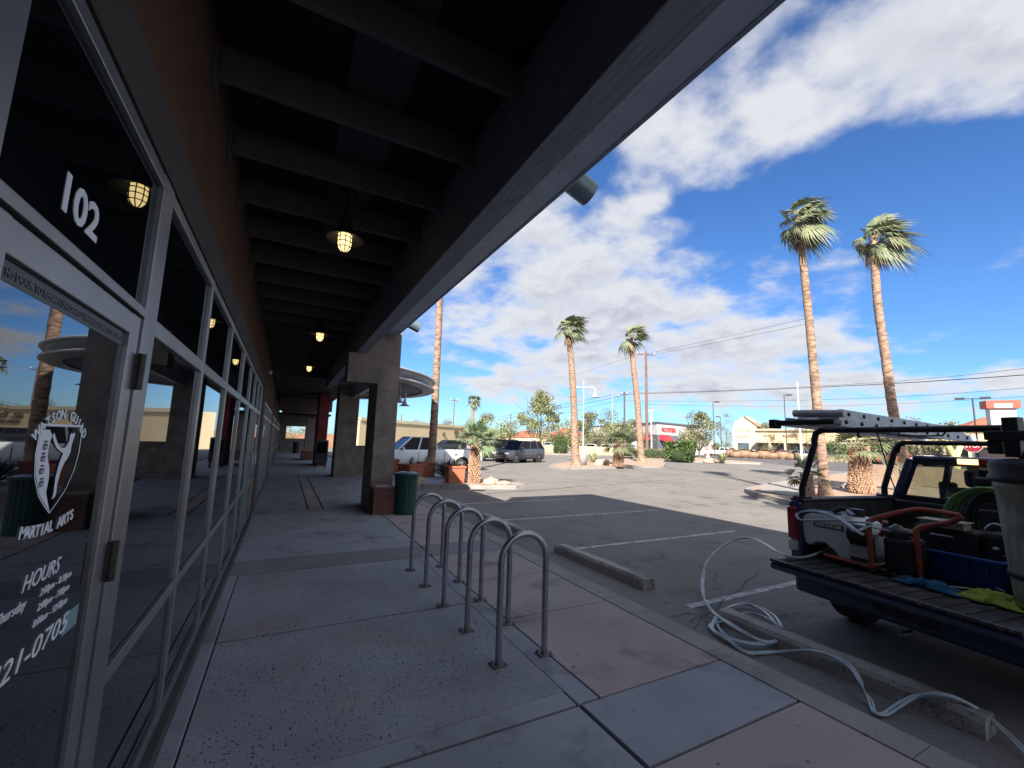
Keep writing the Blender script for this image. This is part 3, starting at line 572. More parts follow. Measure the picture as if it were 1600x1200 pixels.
# planters, bins along the walkway
def brick_planter(x0, x1, y0, y1, h, label, cat='planter'):
    t = thing('brick_planter', label, cat, ((x0+x1)/2, (y0+y1)/2, 0)); hx, hy = (x1-x0)/2, (y1-y0)/2
    MB().box(-hx, hx, -hy, hy, 0, h-.06).build('body', redbrick, t)
    MB().box(-hx-.02, hx+.02, -hy-.02, hy+.02, h-.058, h).build('cap', redbrick, t, bevel=.005)
    MB().box(-hx+.05, hx-.05, -hy+.05, hy-.05, h, h+.01).build('soil', dirt_m, t)
brick_planter(1.74, 2.17, 9.3, 9.80, .55, 'red brick planter at the nearest block column, left of the green trash can')
brick_planter(1.0, 1.7, 30.0, 30.9, .6, 'red brick planter far down the walkway, past the red wall')
def trash_can(loc, r, h, label, mslat, n=22, group=None):
    t = thing('trash_can', label, 'trash can', loc)
    MB().lathe([(r*.84, .03), (r*.86, h*.5), (r*.9, h-.04), (r*.8, h-.04), (r*.78, .03), (0, .03)], n=24).build('liner', pm('liner', (.01, .02, .018), rough=.6), t)
    b = MB()
    for k in range(n):
        a = 2*math.pi*k/n; ca, sa = math.cos(a), math.sin(a); w = math.pi*r/n*.80
        pr = [(r*.89, .0), (r*.90, h*.45), (r*.955, h*.86), (r*1.0, h*.96)]
        vs = []
        for rr, z in pr:
            for sgn in (-1, 1): vs.append((rr*ca-sgn*w*sa, rr*sa+sgn*w*ca, z))
        for rr, z in pr:
            for sgn in (-1, 1): vs.append(((rr-.014)*ca-sgn*w*sa, (rr-.014)*sa+sgn*w*ca, z))
        fs = [(2*i, 2*i+1, 2*i+3, 2*i+2) for i in range(3)]+[(8+2*i, 10+2*i, 11+2*i, 9+2*i) for i in range(3)]+[(2*i, 2*i+2, 10+2*i, 8+2*i) for i in range(3)]+[(2*i+1, 9+2*i, 11+2*i, 3+2*i) for i in range(3)]+[(6, 7, 15, 14)]
        b.add(vs, fs)
    b.build('slats', mslat, t)
    MB().lathe([(r*1.03, h-.05), (r*1.06, h-.035), (r*1.06, h-.01), (r*1.02, h+.008), (r*.86, h+.008), (r*.84, h-.03), (r*1.0, h-.05), (r*1.03, h-.05)], n=36).build('rim', mslat, t)
    MB().lathe([(r*.9, .12), (r*.915, .15), (r*.9, .17)], n=24).build('hoop', mslat, t)
    MB().lathe([(r*.86, h+.009), (r*.6, h+.03), (r*.32, h+.034), (r*.3, h+.0), (r*.28, h+.03)], n=32).build('lid', pm('lid_metal', (.35, .36, .36), (.2, .21, .21), scale=6, rough=.35, metal=.6), t)
trash_can((2.40, 9.30, 0), .255, .84, 'dark green slatted metal trash can with round lid beside the brick planter', green_m)
trash_can((.95, 41, 0), .28, .95, 'dark trash can at the far end of the walkway', black_m, n=16)
t = thing('newspaper_box', 'dark metal newspaper cabinet on short legs in front of the red wall', 'newspaper box', (1.66, 23.3, 0))
MB().box(-.26, .3, -.25, .25, .28, 1.35).build('cabinet', pm('cabinet_paint', (.045, .05, .065), (.03, .035, .045), scale=4, rough=.5), t, bevel=.02)
MB().box(-.2, .24, -.262, -.255, .7, 1.25).build('door_window', cglass, t)
for x in (-.2, .24):
    for y in (-.18, .18): MB().box(x-.02, x+.02, y-.02, y+.02, 0, .28).build('leg', black_m, t)
# pendant lamps
def pendant(loc, ztop, label, parts=True):
    t = thing('pendant_lamp', label, 'lamp', loc, 0, 'caged pendant lamps under the canopy'); hh = ztop-loc[2]
    MB().lathe([(0, hh), (.085, hh), (.085, hh-.02), (.05, hh-.05), (.012, hh-.06)], n=20).build('ceiling_rose', bronze, t)
    MB().tube([(0, 0, .30), (0, 0, hh-.05)], .011, 8).build('stem', bronze, t)
    MB().lathe([(.012, .34), (.045, .33), (.055, .25), (.07, .17), (.11, .10), (.185, .045), (.192, .035), (.185, .035), (.10, .08), (.05, .12), (.012, .13)], n=28).build('shade', pm('lamp_shade', (.06, .055, .05), (.045, .04, .035), scale=9, rough=.5, metal=.2), t)
    MB().lathe([(.0, -.10), (.035, -.09), (.060, -.055), (.068, .0), (.068, .085), (0, .09)], n=20).build('glass_jar', pm('lit_glass', (1, .74, .30), rough=.4, emit=.95), t)
    c = MB()
    for k in range(8):
        a = math.pi*k/4; c.tube([(.072*math.cos(a)*q, .072*math.sin(a)*q, z) for q, z in ((1, .09), (1, 0), (.9, -.06), (.5, -.1), (.1, -.112))], .005, 5)
    for z, rr in ((.05, .073), (.0, .073), (-.055, .067)):
        c.tube([(rr*math.cos(i*math.pi/12), rr*math.sin(i*math.pi/12), z) for i in range(25)], .005, 5, cap=False)
    c.build('cage', bronze, t)
pendant((.38, 4.62, 3.62), 4.205, 'nearest lit caged pendant lamp under the canopy')
pendant((.46, 9.4, 3.60), 4.205, 'second lit caged pendant lamp, halfway along the canopy')
pendant((.48, 14.2, 3.60), 4.205, 'third and farthest lit caged pendant lamp, just before the header')
# bell lamp fixtures
def bell(parent, name='lamp_shade', o=(0, 0, 0), s=1, m=white_m):
    x, y, z = o
    return MB().lathe([(0, .30*s), (.05*s, .29*s), (.06*s, .20*s), (.075*s, .16*s), (.09*s, .09*s), (.14*s, .04*s), (.24*s, .0), (.235*s, -.005), (.12*s, .03*s), (0, .05*s)], (x, y, z), 20).build(name, m, parent)
# round canopy
rc = thing('round_canopy', 'curved two-tier metal canopy with corrugated underside bulging out past the block column', 'canopy', (-.2, 15.6, 0))
gm = pm('canopy_paint', (.50, .51, .53), (.42, .43, .46), scale=2, rough=.45, metal=.2)
r_ = 4.85; A0, A1 = R(-58), R(58); z1, z2 = 3.19, 3.47
pk = dict(n=60, a0=A0, a1=A1, closed=False)
MB().lathe([(r_-.42, z1), (r_-.03, z1), (r_, z1+.015), (r_, z1+.05), (r_-.03, z1+.065), (r_-.42, z1+.065), (r_-.42, z1)], **pk).build('lower_ring', gm, rc)
MB().lathe([(r_-.42, z1+.066), (r_-.30, z1+.10), (r_-.07, z2-.01)], n=14, a0=A0, a1=A1, closed=False, smooth=False).build('drum', gm, rc)
MB().lathe([(r_-.09, z2), (r_, z2), (r_+.02, z2+.03), (r_, z2+.06), (r_-.12, z2+.075), (2.6, z2+.20)], **pk).build('upper_disc', gm, rc)
b = MB()
for i in range(-70, 71):
    y = i*.06; w = math.sqrt(max(0, (r_-.40)**2-y*y))
    if w > 2.62: b.prism([(y-.03, z1+.075), (y-.012, z1+.035), (y+.012, z1+.035), (y+.03, z1+.075)], 2.62, w, 'YZ')
b.build('corrugated_soffit', pm('soffit_metal', (.22, .27, .33), (.17, .21, .27), scale=3, rough=.45, metal=.4), rc)
MB().box(2.45, 2.60, -4.1, 4.1, z1-.06, z2+.3).build('edge_beam', gm, rc)
t = thing('bell_lamp', 'grey bell-shaped lamp hanging below the rim of the round canopy', 'lamp', (3.15, 13.0, 2.56))
MB().tube([(0, 0, .28), (0, 0, .66)], .02, 8).build('stem', gm, t)
b = MB()
for k in range(4): b.lathe([(.03, .24+k*.035), (.05, .25+k*.035), (.03, .262+k*.035)], n=14)
b.build('neck', gm, t); bell(t, s=.72, m=gm)
t = thing('bell_lamp', 'grey bell-shaped lamp under the centre of the round canopy, hidden behind the column', 'lamp', (2.9, 12.6, 2.62))
MB().tube([(0, 0, .28), (0, 0, .60)], .012, 8).build('stem', gm, t); bell(t, s=.72, m=gm)
# ================================================================ BIKE RACK
def hoop(y, label):
    t = thing('bike_rack', label, 'bike rack', (1.695, y, 0), 0, 'steel arches of the bike rack'); r = .024; w = .195; h = .895
    pts = [(-w, 0, .006), (-w, 0, .3), (-w, 0, h-w)]+[(-w*math.cos(a), 0, h-w+w*math.sin(a)) for a in [math.pi*i/16 for i in range(1, 16)]]+[(w, 0, h-w), (w, 0, .3), (w, 0, .006)]
    MB().tube(pts, r, 16).build('arch', galv, t)
    for sx in (-1, 1):
        p = MB().box(sx*w-.055, sx*w+.055, -.05, .05, 0, .009).build('base_plate', galv_rust, t, bevel=.002)
        for bx in (-.038, .038): MB().lathe([(0, .022), (.008, .021), (.010, .009), (.010, 0)], (sx*w+bx, -.032*(1 if bx > 0 else -1), 0), 6).build('bolt', galv_rust, p)
for y, l in ((2.94, 'nearest steel arch of the bike rack, standing on the speckled slab'), (3.54, 'second nearest steel arch of the bike rack'), (4.14, 'middle steel arch of the bike rack, third of five'), (4.74, 'fourth steel arch of the bike rack, next to the farthest'), (5.36, 'farthest steel arch of the bike rack, nearest the green trash can')): hoop(y, l)
# ================================================================ PICKUP
navy = pm('navy_paint', (.012, .022, .085), (.022, .03, .075), scale=7, lo=.45, hi=.7, rough=.28, spec=.5, coat=.6)
bedliner = pm('bed_liner', (.022, .022, .024), (.075, .07, .065), scale=6, lo=.42, hi=.75, rough=.8, bump=.4, bscale=80)
steel_b = pm('black_steel', (.016, .018, .022), (.028, .03, .034), scale=14, rough=.42, metal=.3)
red_l = pm('tail_light_red', (.28, .012, .012), rough=.15, coat=.8)
clear_l = pm('light_clear', (.55, .52, .48), rough=.12, coat=.8)
tk = thing('pickup_truck', 'dark blue pickup backed into the bay with its tailgate down and a ladder rack', 'pickup truck', (4.66, 1.72, -.15), R(-8))
HW = .99; BL = 1.48
def arch_panel(u0, u1, zlo, zhi, uc, r, v0, v1, z0=.36):
    pts = [(u0, zhi), (u0, zlo), (uc-r, zlo)] + [(uc-r*math.cos(a), z0+r*math.sin(a)*1.0) for a in [math.pi*i/12 for i in range(1, 12)] if z0+r*math.sin(a) > zlo] + [(uc+r, zlo), (u1, zlo), (u1, zhi)]
    return MB().prism(pts, v0, v1, 'XZ')
for s in (1, -1):
    a, c = sorted((s*(HW-.04), s*HW))
    p = arch_panel(0.0, BL+.02, .48, 1.19, .72, .40, a, c).build('bed_side', navy, tk, bevel=.008)
    a, c = sorted((s*(HW-.13), s*(HW-.041)))
    MB().box(.0, BL, a, c, .68, 1.215).box(.02, BL-.02, min(s*(HW-.2), s*(HW-.13)), max(s*(HW-.2), s*(HW-.13)), .68, .70).build('bed_wall', bedliner, tk, bevel=.01)
    a, c = sorted((s*(HW-.14), s*(HW+.005)))
    MB().box(-.01, BL, a, c, 1.216, 1.245).build('rail_cap', black_m, tk, bevel=.012)
    a, c = sorted((s*(HW-.12), s*(HW+.008)))
    q = MB().box(-.035, .03, a, c, .50, 1.214).build('corner_post', navy, tk, bevel=.02)
    a, c = sorted((s*(HW-.085), s*(HW+.012)))
    MB().box(-.062, .08, a, c, .83, 1.16).build('tail_light', red_l, tk, bevel=.02)
    MB().box(-.064, .07, a, c, .72, .825).build('tail_light', clear_l, tk, bevel=.015)
    a, c = sorted((s*.35, s*(HW-.135)))
    b = MB(); b.lathe([(.0, a), (.36, a), (.37, a+.02*1), (.37, c), (.0, c)], (.72, 0, .42), 20, 'Y', a0=-math.pi/2, a1=math.pi/2, closed=False)
    if s < 0 or True: b.v = [(x, y, max(z, .66)) for x, y, z in b.v]
    b2 = MB(); b2.v = [(x, s*(.60)+(y-s*.60)*.55, z*.9+.05) for x, y, z in b.v]; b2.f = b.f; b2.sm = b.sm; b2.mi = b.mi; b2.build('wheel_well', bedliner, tk)
bf = MB().box(.0, BL, -.85, .85, .60, .682)
for i in range(17): bf.box(.01, BL-.02, -.80+i*.1-.03, -.80+i*.1+.03, .6825, .692)
bf.build('bed_floor', bedliner, tk)
MB().box(BL-.03, BL+.03, -.9, .9, .62, 1.22).build('bed_front', navy, tk, bevel=.01)
MB().box(BL-.045, BL-.031, -.86, .86, .68, 1.2).build('bed_front_liner', bedliner, tk)
tg = MB().box(-.52, -.02, -.85, .85, .60, .668).build('tailgate', navy, tk, bevel=.02)
b = MB().box(-.505, -.03, -.83, .83, .669, .684)
for i in range(13): b.box(-.49, -.05, -.78+i*.13-.035, -.78+i*.13+.035, .6845, .692)
b.build('tailgate_liner', bedliner, tg)
MB().box(-.525, -.49, -.84, .84, .672, .697).build('tailgate_edge', pm('edge_rubber', (.035, .035, .04), (.16, .16, .17), scale=25, rough=.5, lo=.5, hi=.72), tg, bevel=.004)
MB().box(-.09, .1, -.93, .93, .34, .56).build('bumper', navy, tk, bevel=.03)
MB().box(-.10, -.088, -.22, .22, .40, .52).build('license_plate_recess', black_m, tk)
MB().tube([(-.02, 0, .30), (-.15, 0, .30), (-.17, 0, .31)], .025, 8).build('hitch', galv, tk)
MB().box(.1, 4.2, -.45, .45, .30, .5).build('chassis', black_m, tk)
MB().tube([(.3, .55, .30), (1.2, .52, .32)], .09, 12).build('muffler', pm('rusty_metal', (.10, .07, .055), rough=.7, metal=.5), tk)
def wheel(parent, x, y, r, w, side, rimm=None):
    t_ = MB().lathe([(r*.62, -w/2), (r*.92, -w/2), (r, -w/2+.03), (r, w/2-.03), (r*.92, w/2), (r*.62, w/2), (r*.6, 0), (r*.62, -w/2)], (0, 0, 0), 28, 'Y').build('wheel', rubber, parent)
    t_.location = (x, y, r)
    b = MB(); yo = side*w*.42
    b.lathe([(0, yo), (r*.14, yo), (r*.16, yo-side*.01), (r*.16, yo-side*.03)], n=16, axis='Y'); b.lathe([(r*.52, yo), (r*.62, yo+side*.01), (r*.62, yo-side*.09), (r*.52, yo-side*.05)], n=28, axis='Y')
    for k in range(5):
        a = 2*math.pi*k/5
        for da in (-.16, .16): b.bar((r*.12*math.cos(a), yo-side*.012, r*.12*math.sin(a)), (r*.55*math.cos(a+da), yo-side*.012, r*.55*math.sin(a+da)), .035, .02, up=(0, 1, 0))
    b.build('rim', rimm or galv, t_)
    MB().lathe([(0, yo-side*.07), (r*.6, yo-side*.07)], n=20, axis='Y').build('brake_disc', pm('brake_dark', (.03, .03, .03), rough=.8), t_)
for (x, s) in ((.72, 1), (.72, -1), (4.15, 1), (4.15, -1)): wheel(tk, x, s*(HW-.15), .36, .24, s)
# cab
cabz = 1.20
cb = [MB().box(BL+.06, 3.55, -HW+.01, HW-.01, .42, cabz).build('cab_body', navy, tk, bevel=.04), MB().box(3.52, 4.75, -HW+.02, HW-.02, .44, 1.12).build('hood', navy, tk, bevel=.08)]
# greenhouse: roof, pillars, windows
RB, RT, C0 = (1.60, 3.35), (1.72, 2.85), .06
wb, wt = .90, .72; zr = 1.72
MB().box(RT[0]-.03, RT[1], C0-wt, C0+wt, zr-.06, zr).build('roof', navy, tk, bevel=.05)
def P3(u, s, top): return Vector((RT[u], C0+s*wt, zr-.05)) if top else Vector((RB[u], s*wb, cabz-.01))
for u, s, w in ((0, 1, .13), (0, -1, .13), (1, 1, .07), (1, -1, .07)): MB().bar(P3(u, s, 0), P3(u, s, 1), w, .07, up=(0, 1, 0)).build('pillar', navy, tk, bevel=.015)
for s in (1, -1):
    MB().bar((2.5, s*wb, cabz), (2.45, C0+s*wt, zr-.05), .06, .05, up=(0, 1, 0)).build('pillar', navy, tk)
    q = [P3(0, s, 0), P3(1, s, 0), P3(1, s, 1), P3(0, s, 1)]; MB().quad(*[p+Vector((0, 0, .01)) for p in q]).build('side_window', clearglass, tk)
def gl(u, inset): return [P3(u, 1, 0)+Vector((0, -inset, .03)), P3(u, -1, 0)+Vector((0, inset, .03)), P3(u, -1, 1)+Vector((0, inset, -.01)), P3(u, 1, 1)+Vector((0, -inset, -.01))]
MB().quad(*gl(0, .05)).build('rear_window', clearglass, tk); MB().quad(*gl(1, .05)).build('windshield', clearglass, tk)
MB().box(RB[0]-.02, RB[0]+.05, -.9, .9, cabz-.02, cabz+.07).box(RT[0]-.03, RT[0]+.03, C0-.7, C0+.7, zr-.10, zr-.05).build('window_surround', black_m, tk)
MB().bar((RB[0]+.0, .22, cabz+.05), (RT[0]-.0, .24, zr-.09), .035, .03, up=(0, 1, 0)).build('window_divider', black_m, tk)
for y in (.48, -.42):
    s_ = MB().box(2.25, 2.45, y-.24, y+.24, .8, 1.36).build('seat', black_m, tk, bevel=.05)
    MB().box(2.28, 2.40, y-.13, y+.13, 1.37, 1.58).build('headrest', black_m, s_, bevel=.05)
MB().box(3.1, 3.6, -.8, .8, 1.0, 1.27).build('dashboard', black_m, tk, bevel=.05)
MB().box(RT[0]-.055, RT[0]-.03, .20, .36, zr-.075, zr-.02).build('cargo_lamp', pm('amber_lamp', (1, .55, .25), rough=.3, emit=1.2), tk)
MB().box(RT[0]-.054, RT[0]-.031, -.06, .195, zr-.075, zr-.02).build('brake_lamp', red_l, tk)
for s in (1, -1): MB().box(3.0, 3.1, s*(HW+.02)-.0 if s > 0 else -HW-.2, s*(HW+.02)+.18 if s > 0 else -HW-.02, 1.18, 1.38).build('mirror', black_m, tk, bevel=.03)
# ladder rack
def post(u, s, ztop, vin):
    v0 = s*(HW-.07)
    pts = [(u, v0, 1.245), (u, v0, 1.34), (u+.01, v0-s*.02, 1.42), (u+.05, s*(vin+.02), 1.74), (u+.06, s*vin, 1.80), (u+.06, s*vin, ztop-.1), (u+.06, s*(vin-.02), ztop-.03), (u+.06, s*(vin-.08), ztop)]
    return pts
rack = MB().tube([(.14, .74, 1.95), (.14, -.60, 1.95)], .028, 10).build('ladder_rack', steel_b, tk)
for (u, s, zt, vin) in ((.08, 1, 1.95, .80), (1.42, 1, 1.86, .80), (1.42, -1, 1.86, .72)):
    p = MB().tube(post(u, s, zt, vin), .03, 10).build('post', steel_b, rack)
    MB().box(u-.07, u+.07, s*(HW-.07)-.05, s*(HW-.07)+.05, 1.2455, 1.262).build('foot', steel_b, p)
MB().tube([(1.48, .74, 1.86), (1.48, -.68, 1.86)], .026, 10).build('crossbar', steel_b, rack)
p = MB().tube([(.14, -.92, 1.245), (.14, -.92, 1.38), (.14, -.90, 1.46), (.14, -.70, 1.74), (.14, -.66, 1.80)], .03, 10).build('post', steel_b, rack)
MB().box(.09, .19, -.70, -.615, 1.74, 2.03).build('post_head', steel_b, p, bevel=.008)
MB().box(.07, .21, -.80, -.52, 1.86, 1.93).box(.10, .24, -.60, -.52, 1.76, 1.86).build('tie_block', steel_b, rack, bevel=.01)
b = MB().tube([(.14, .05, 1.925), (.14, .04, 1.895), (.14, -.25, 1.895), (.14, -.27, 1.925)], .007, 6); b.build('hook', steel_b, rack)
MB().tube([(.14, .38, 1.93), (.13, .37, 1.88), (.15, .36, 1.885)], .012, 6).build('hook', steel_b, rack)
MB().tube([(.2, .25, 1.93), (1.0, .62, 1.5), (1.35, .75, 1.25)], .006, 6).build('strap', black_m, rack)
# extension ladder
LU = Vector((3.45, .52, 0)).normalized()
lad = thing('extension_ladder', 'grey aluminium extension ladder lying across the rack of the blue pickup', 'ladder', (0, 0, 0)); lad.matrix_world = tk.matrix_basis.copy()
lad.location = Matrix.Translation((4.66, 1.72, -.15)) @ Matrix.Rotation(R(-8), 4, 'Z') @ Vector((-.27, .56, 1.98)); lad.rotation_euler = (0, R(1.2), R(-8)+math.atan2(LU.y, LU.x))
ladm = pm('ladder_aluminium', (.52, .55, .60), (.38, .40, .44), scale=9, rough=.5, metal=.25)
def ladder_section(x0, x1, w, z0, hgt, name):
    holder = None
    for s in (1, -1):
        b = MB(); y = s*w
        b.box(x0, x1, y-.004, y+.004, z0, z0+hgt).box(x0, x1, min(y, y-s*.03), max(y, y-s*.03), z0-.004, z0).box(x0, x1, min(y, y-s*.03), max(y, y-s*.03), z0+hgt, z0+hgt+.004)
        b.build(name, ladm, lad)
    b = MB(); n = int((x1-x0)/.3)
    for i in range(n):
        b = MB().tube([(x0+.12+i*.3, -w-.012, z0+hgt/2), (x0+.12+i*.3, w+.012, z0+hgt/2)], .017, 8); b.build('rung', ladm, lad)
        for s in (-1, 1): MB().lathe([(0, s*(w+.016)), (.02, s*(w+.015)), (.02, s*(w+.004))], (x0+.12+i*.3, 0, z0+hgt/2), 8, 'Y').build('rung_end', steel_b, lad)
ladder_section(.05, 3.5, .235, 0, .082, 'side_rail')
ladder_section(.20, 3.3, .195, .088, .075, 'fly_rail')
MB().box(-.10, .05, -.26, .26, .0, .05).box(-.13, -.02, .24, .31, -.03, .06).build('foot_bar', steel_b, lad, bevel=.01)
MB().tube([(-.05, .10, .12), (-.05, -.33, .10)], .035, 10).build('roller', ladm, lad)
# ---- cargo, placed in the truck's frame
TMX = Matrix.Translation((4.66, 1.72, -.15)) @ Matrix.Rotation(R(-8), 4, 'Z')
def cargo(name, label, cat, u, v, z, rz=0):
    p = TMX @ Vector((u, v, z)); return thing(name, label, cat, p, R(-8)+rz)
FZ = .694
poly = pm('white_poly_tank', (.62, .68, .70), (.56, .61, .64), scale=3, rough=.35)
redf = pm('red_frame_paint', (.44, .06, .03), (.17, .05, .035), scale=16, rough=.4, spec=.5)
tn = cargo('sprayer_tank', 'white plastic sprayer tank on a red tube frame in the truck bed corner', 'sprayer', .17, .60, FZ)
prof = [(-.27, .12), (-.30, .22), (-.31, .32), (-.28, .39), (-.20, .425), (.0, .44), (.18, .43), (.25, .39), (.275, .30), (.27, .1), (.25, .04), (.08, .035), (.02, .10), (-.06, .155), (-.16, .15), (-.22, .10)]
b = MB(); n = len(prof); lay = [(-.17, .93), (-.155, .985), (-.12, 1), (.12, 1), (.155, .985), (.17, .93)]
vs = []
for (u, k) in lay: vs += [(u, -(px*k), .235+(pz-.235)*k) for px, pz in prof]
fs = [tuple(range(n)), tuple(range(5*n+n-1, 5*n-1, -1))]
for i in range(5): fs += [(i*n+j, i*n+(j+1) % n, (i+1)*n+(j+1) % n, (i+1)*n+j) for j in range(n)]
b.add(vs, fs); tb = b.build('tank', poly, tn, bevel=.012)
lb = MB().box(-.1735, -.1728, -.12, .16, .30, .352).build('brand_label', pm('label_black', (.03, .03, .035), rough=.4), tb)
o = text_mesh('NORTHSTAR', .05, vinyl, frameM((-.1745, .02, .312), (0, -1, 0)), 'lettering', tb, world=False, width=.25, offset=.001)
MB().box(-.17, -.05, -.04, .24, .44, .455).build('tank_saddle', pm('saddle_plastic', (.10, .13, .16), rough=.5), tn, bevel=.01)
b = MB().tube([(.05, -.10, .43), (.05, -.10, .50)], .07, 16); b.build('filler_cap', black_m, tn)
MB().tube([(-.12, -.0, .46), (-.08, -.05, .50), (-.05, -.12, .49)], .022, 8).build('spray_gun', steel_b, tn)
MB().tube([(-.10, -.12, .49), (-.14, -.20, .46)], .018, 8).build('valve', galv, tn)
# red frame: base rails and roll bars
b = MB()
def rt(pts, r=.019): return MB().tube(spline(pts, 4), r*1.15, 10).build('frame_tube', redf, tn)
rt([(-.20, .05, .05), (-.20, -.28, .045), (-.205, -.34, .05), (-.21, -.36, .10)])
rt([(-.21, -.36, .06), (-.21, -.36, .40), (-.19, -.37, .45), (-.12, -.44, .50), (-.0, -.56, .56), (.06, -.64, .575), (.08, -.86, .565)])
rt([(-.05, -.62, .05), (-.05, -.62, .36), (-.03, -.63, .42), (.0, -.70, .46), (.05, -.80, .50), (.08, -.87, .56)])
rt([(-.20, -.34, .05), (.2, -.36, .05)])
rt([(.05, -.30, .30), (.0, -.36, .36), (-.05, -.40, .44)])
MB().tube([(-.15, -.18, .30), (-.15, -.30, .30)], .085, 20).build('pump_motor', black_m, tn)
MB().box(-.185, -.1, -.335, -.17, .06, .28).build('control_box', black_m, tn, bevel=.006)
MB().box(-.187, -.1855, -.33, -.175, .10, .205).build('instruction_label', pm('paper_white', (.55, .56, .58), (.4, .41, .43), scale=30, rough=.6), tn)
b = MB().box(-.12, .14, -.60, -.40, .03, .32); b.build('engine', black_m, tn, bevel=.03)
MB().lathe([(0, -.02), (.1, -.02), (.11, .0), (.1, .03), (.04, .035), (.02, .06), (0, .06)], (-.0, -.47, .36), 20).build('recoil_cover', pm('engine_grey', (.10, .10, .11), (.05, .05, .055), scale=20, rough=.4, metal=.5), tn)
b = MB().tube([(-.2, -.39, .39), (-.2, -.52, .385)], .006, 6).tube([(-.05, -.40, .36), (-.0, -.45, .42), (.05, -.5, .38)], .01, 6); b.build('metal_rod', galv, tn)
# thick black shelf arch under the tank
# coils of clear hose on the tank
hose_m = pm('pale_hose', (.58, .66, .68), (.36, .42, .43), scale=7, rough=.3, spec=.5)
def LT(u, v, z): return TMX @ Vector((u, v, z))
# ---- loose items
bn = cargo('storage_bin', 'blue open plastic bin in the truck bed, between the red frame and the tall barrel', 'bin', .55, -.10, FZ, R(4))
bl_m = pm('blue_plastic', (.02, .10, .42), (.018, .085, .36), scale=4, rough=.4)
b = MB(); w0, d0, w1, d1, hh = .16, .27, .20, .31, .24
def ring(w, d, z): return [(-w, -d, z), (w, -d, z), (w, d, z), (-w, d, z)]
vs = ring(w0, d0, 0)+ring(w1, d1, hh)+ring(w1+.025, d1+.025, hh)+ring(w1+.025, d1+.025, hh-.02)+ring(w1-.012, d1-.012, hh-.002)+ring(w0-.01, d0-.01, .012)
fs = [(0, 1, 2, 3), (20, 21, 22, 23)]
for a_, c_ in ((0, 4), (12, 8), (8, 16), (16, 20)):
    fs += [(a_+i, a_+(i+1) % 4, c_+(i+1) % 4, c_+i) for i in range(4)]
b.add(vs, fs).build('body', bl_m, bn, bevel=.006)
for i in range(5): MB().box(-w1-.006, -w0-.03, -.22+i*.11-.006, -.22+i*.11+.006, .1, .21).build('rib', bl_m, bn)
tr = cargo('parts_tray', 'cream plastic tray on the clutter behind the blue bin', 'tray', .62, .02, 1.10, R(6))
b = MB().box(-.06, .06, -.13, .13, 0, .008); b.box(-.075, -.06, -.145, .145, 0, .055).box(.06, .075, -.145, .145, 0, .055).box(-.06, .06, -.145, -.13, 0, .055).box(-.06, .06, .13, .145, 0, .055).box(-.095, .095, -.16, .16, .055, .062)
b.build('tray_body', pm('cream_plastic', (.42, .39, .30), (.36, .34, .27), scale=5, rough=.5), tr)
bx = cargo('tool_case', 'black tool case under the cream tray in the truck bed', 'tool case', .72, .02, FZ)
MB().box(-.14, .14, -.22, .22, .02, .40).build('case_body', black_m, bx, bevel=.02); MB().tube([(-.15, -.07, .33), (-.18, -.07, .34), (-.18, .07, .34), (-.15, .07, .33)], .01, 6).build('handle', galv, bx)
bx = cargo('power_washer', 'dark power washer with metal fittings right of the tool case', 'machine', .80, -.38, FZ)
MB().box(-.2, .2, -.18, .16, .02, .42).build('housing', black_m, bx, bevel=.04)
for k in range(7):
    MB().lathe([(0, 0), (.022, 0), (.028, .012), (.022, .03), (0, .034)], (-.2, -.15+k*.045, .18+.05*(k % 3)), 10).build('fitting', galv if k % 2 else black_m, bx)
MB().tube(spline([(-.22, .12, .44), (-.25, .05, .50), (-.22, -.05, .46), (-.23, -.18, .44)], 5), .012, 8).build('handle', galv, bx)
# green hose coil standing
def coil(name, label, cat, u, v, z, r, n, m, rr, tilt=0, spread=.14):
    t = cargo(name, label, cat, u, v, z)
    for i in range(n):
        r_i = r*(1-.035*(i % 4)); du = -spread/2+spread*i/n; ph = random.uniform(0, 6)
        pts = [(du+.01*math.sin(3*a+ph), r_i*math.cos(a)*.95, r_i*math.sin(a)+.01*math.sin(2*a+ph)) for a in [2*math.pi*k/36 for k in range(37)]]
        MB().tube(pts, rr, 7, cap=False).build('loop', m, t)
    return t
gh = pm('green_hose', (.14, .27, .08), (.10, .20, .06), scale=12, rough=.4); gh2 = pm('dark_green_hose', (.05, .10, .06), rough=.45)
coil('green_hose_coil', 'thick coil of bright green hose standing behind the cream tray', 'hose', .95, -.16, 1.16, .30, 9, gh, .0125, spread=.2)
coil('black_hose_coil', 'coil of black hose behind the green hose, against the cab window', 'hose', 1.25, -.22, 1.12, .36, 6, black_m, .014, spread=.12)
# tall barrel
br = cargo('barrel', 'tall grey-green plastic barrel with black lid at the near side of the truck bed', 'barrel', .24, -.76, FZ)
olive = pm('olive_plastic', (.37, .38, .29), (.22, .22, .17), scale=7, stretch=(3, 3, 1), rough=.5)
MB().lathe([(0, 0), (.215, 0), (.225, .02), (.238, .25), (.25, .55), (.262, .82), (.27, .83), (.27, .86), (.262, .87)], n=40).build('body', olive, br)
MB().lathe([(.262, .865), (.29, .87), (.295, .90), (.28, .92), (.285, .99), (.27, 1.02), (.2, 1.035), (0, 1.04)], n=40).build('lid', black_m, br)
MB().lathe([(.238, .20), (.247, .205), (.247, .235), (.239, .24)], n=40).build('strap', black_m, br)
MB().box(-.05, .05, .26, .38, .82, .88).build('handle', black_m, br, bevel=.015)
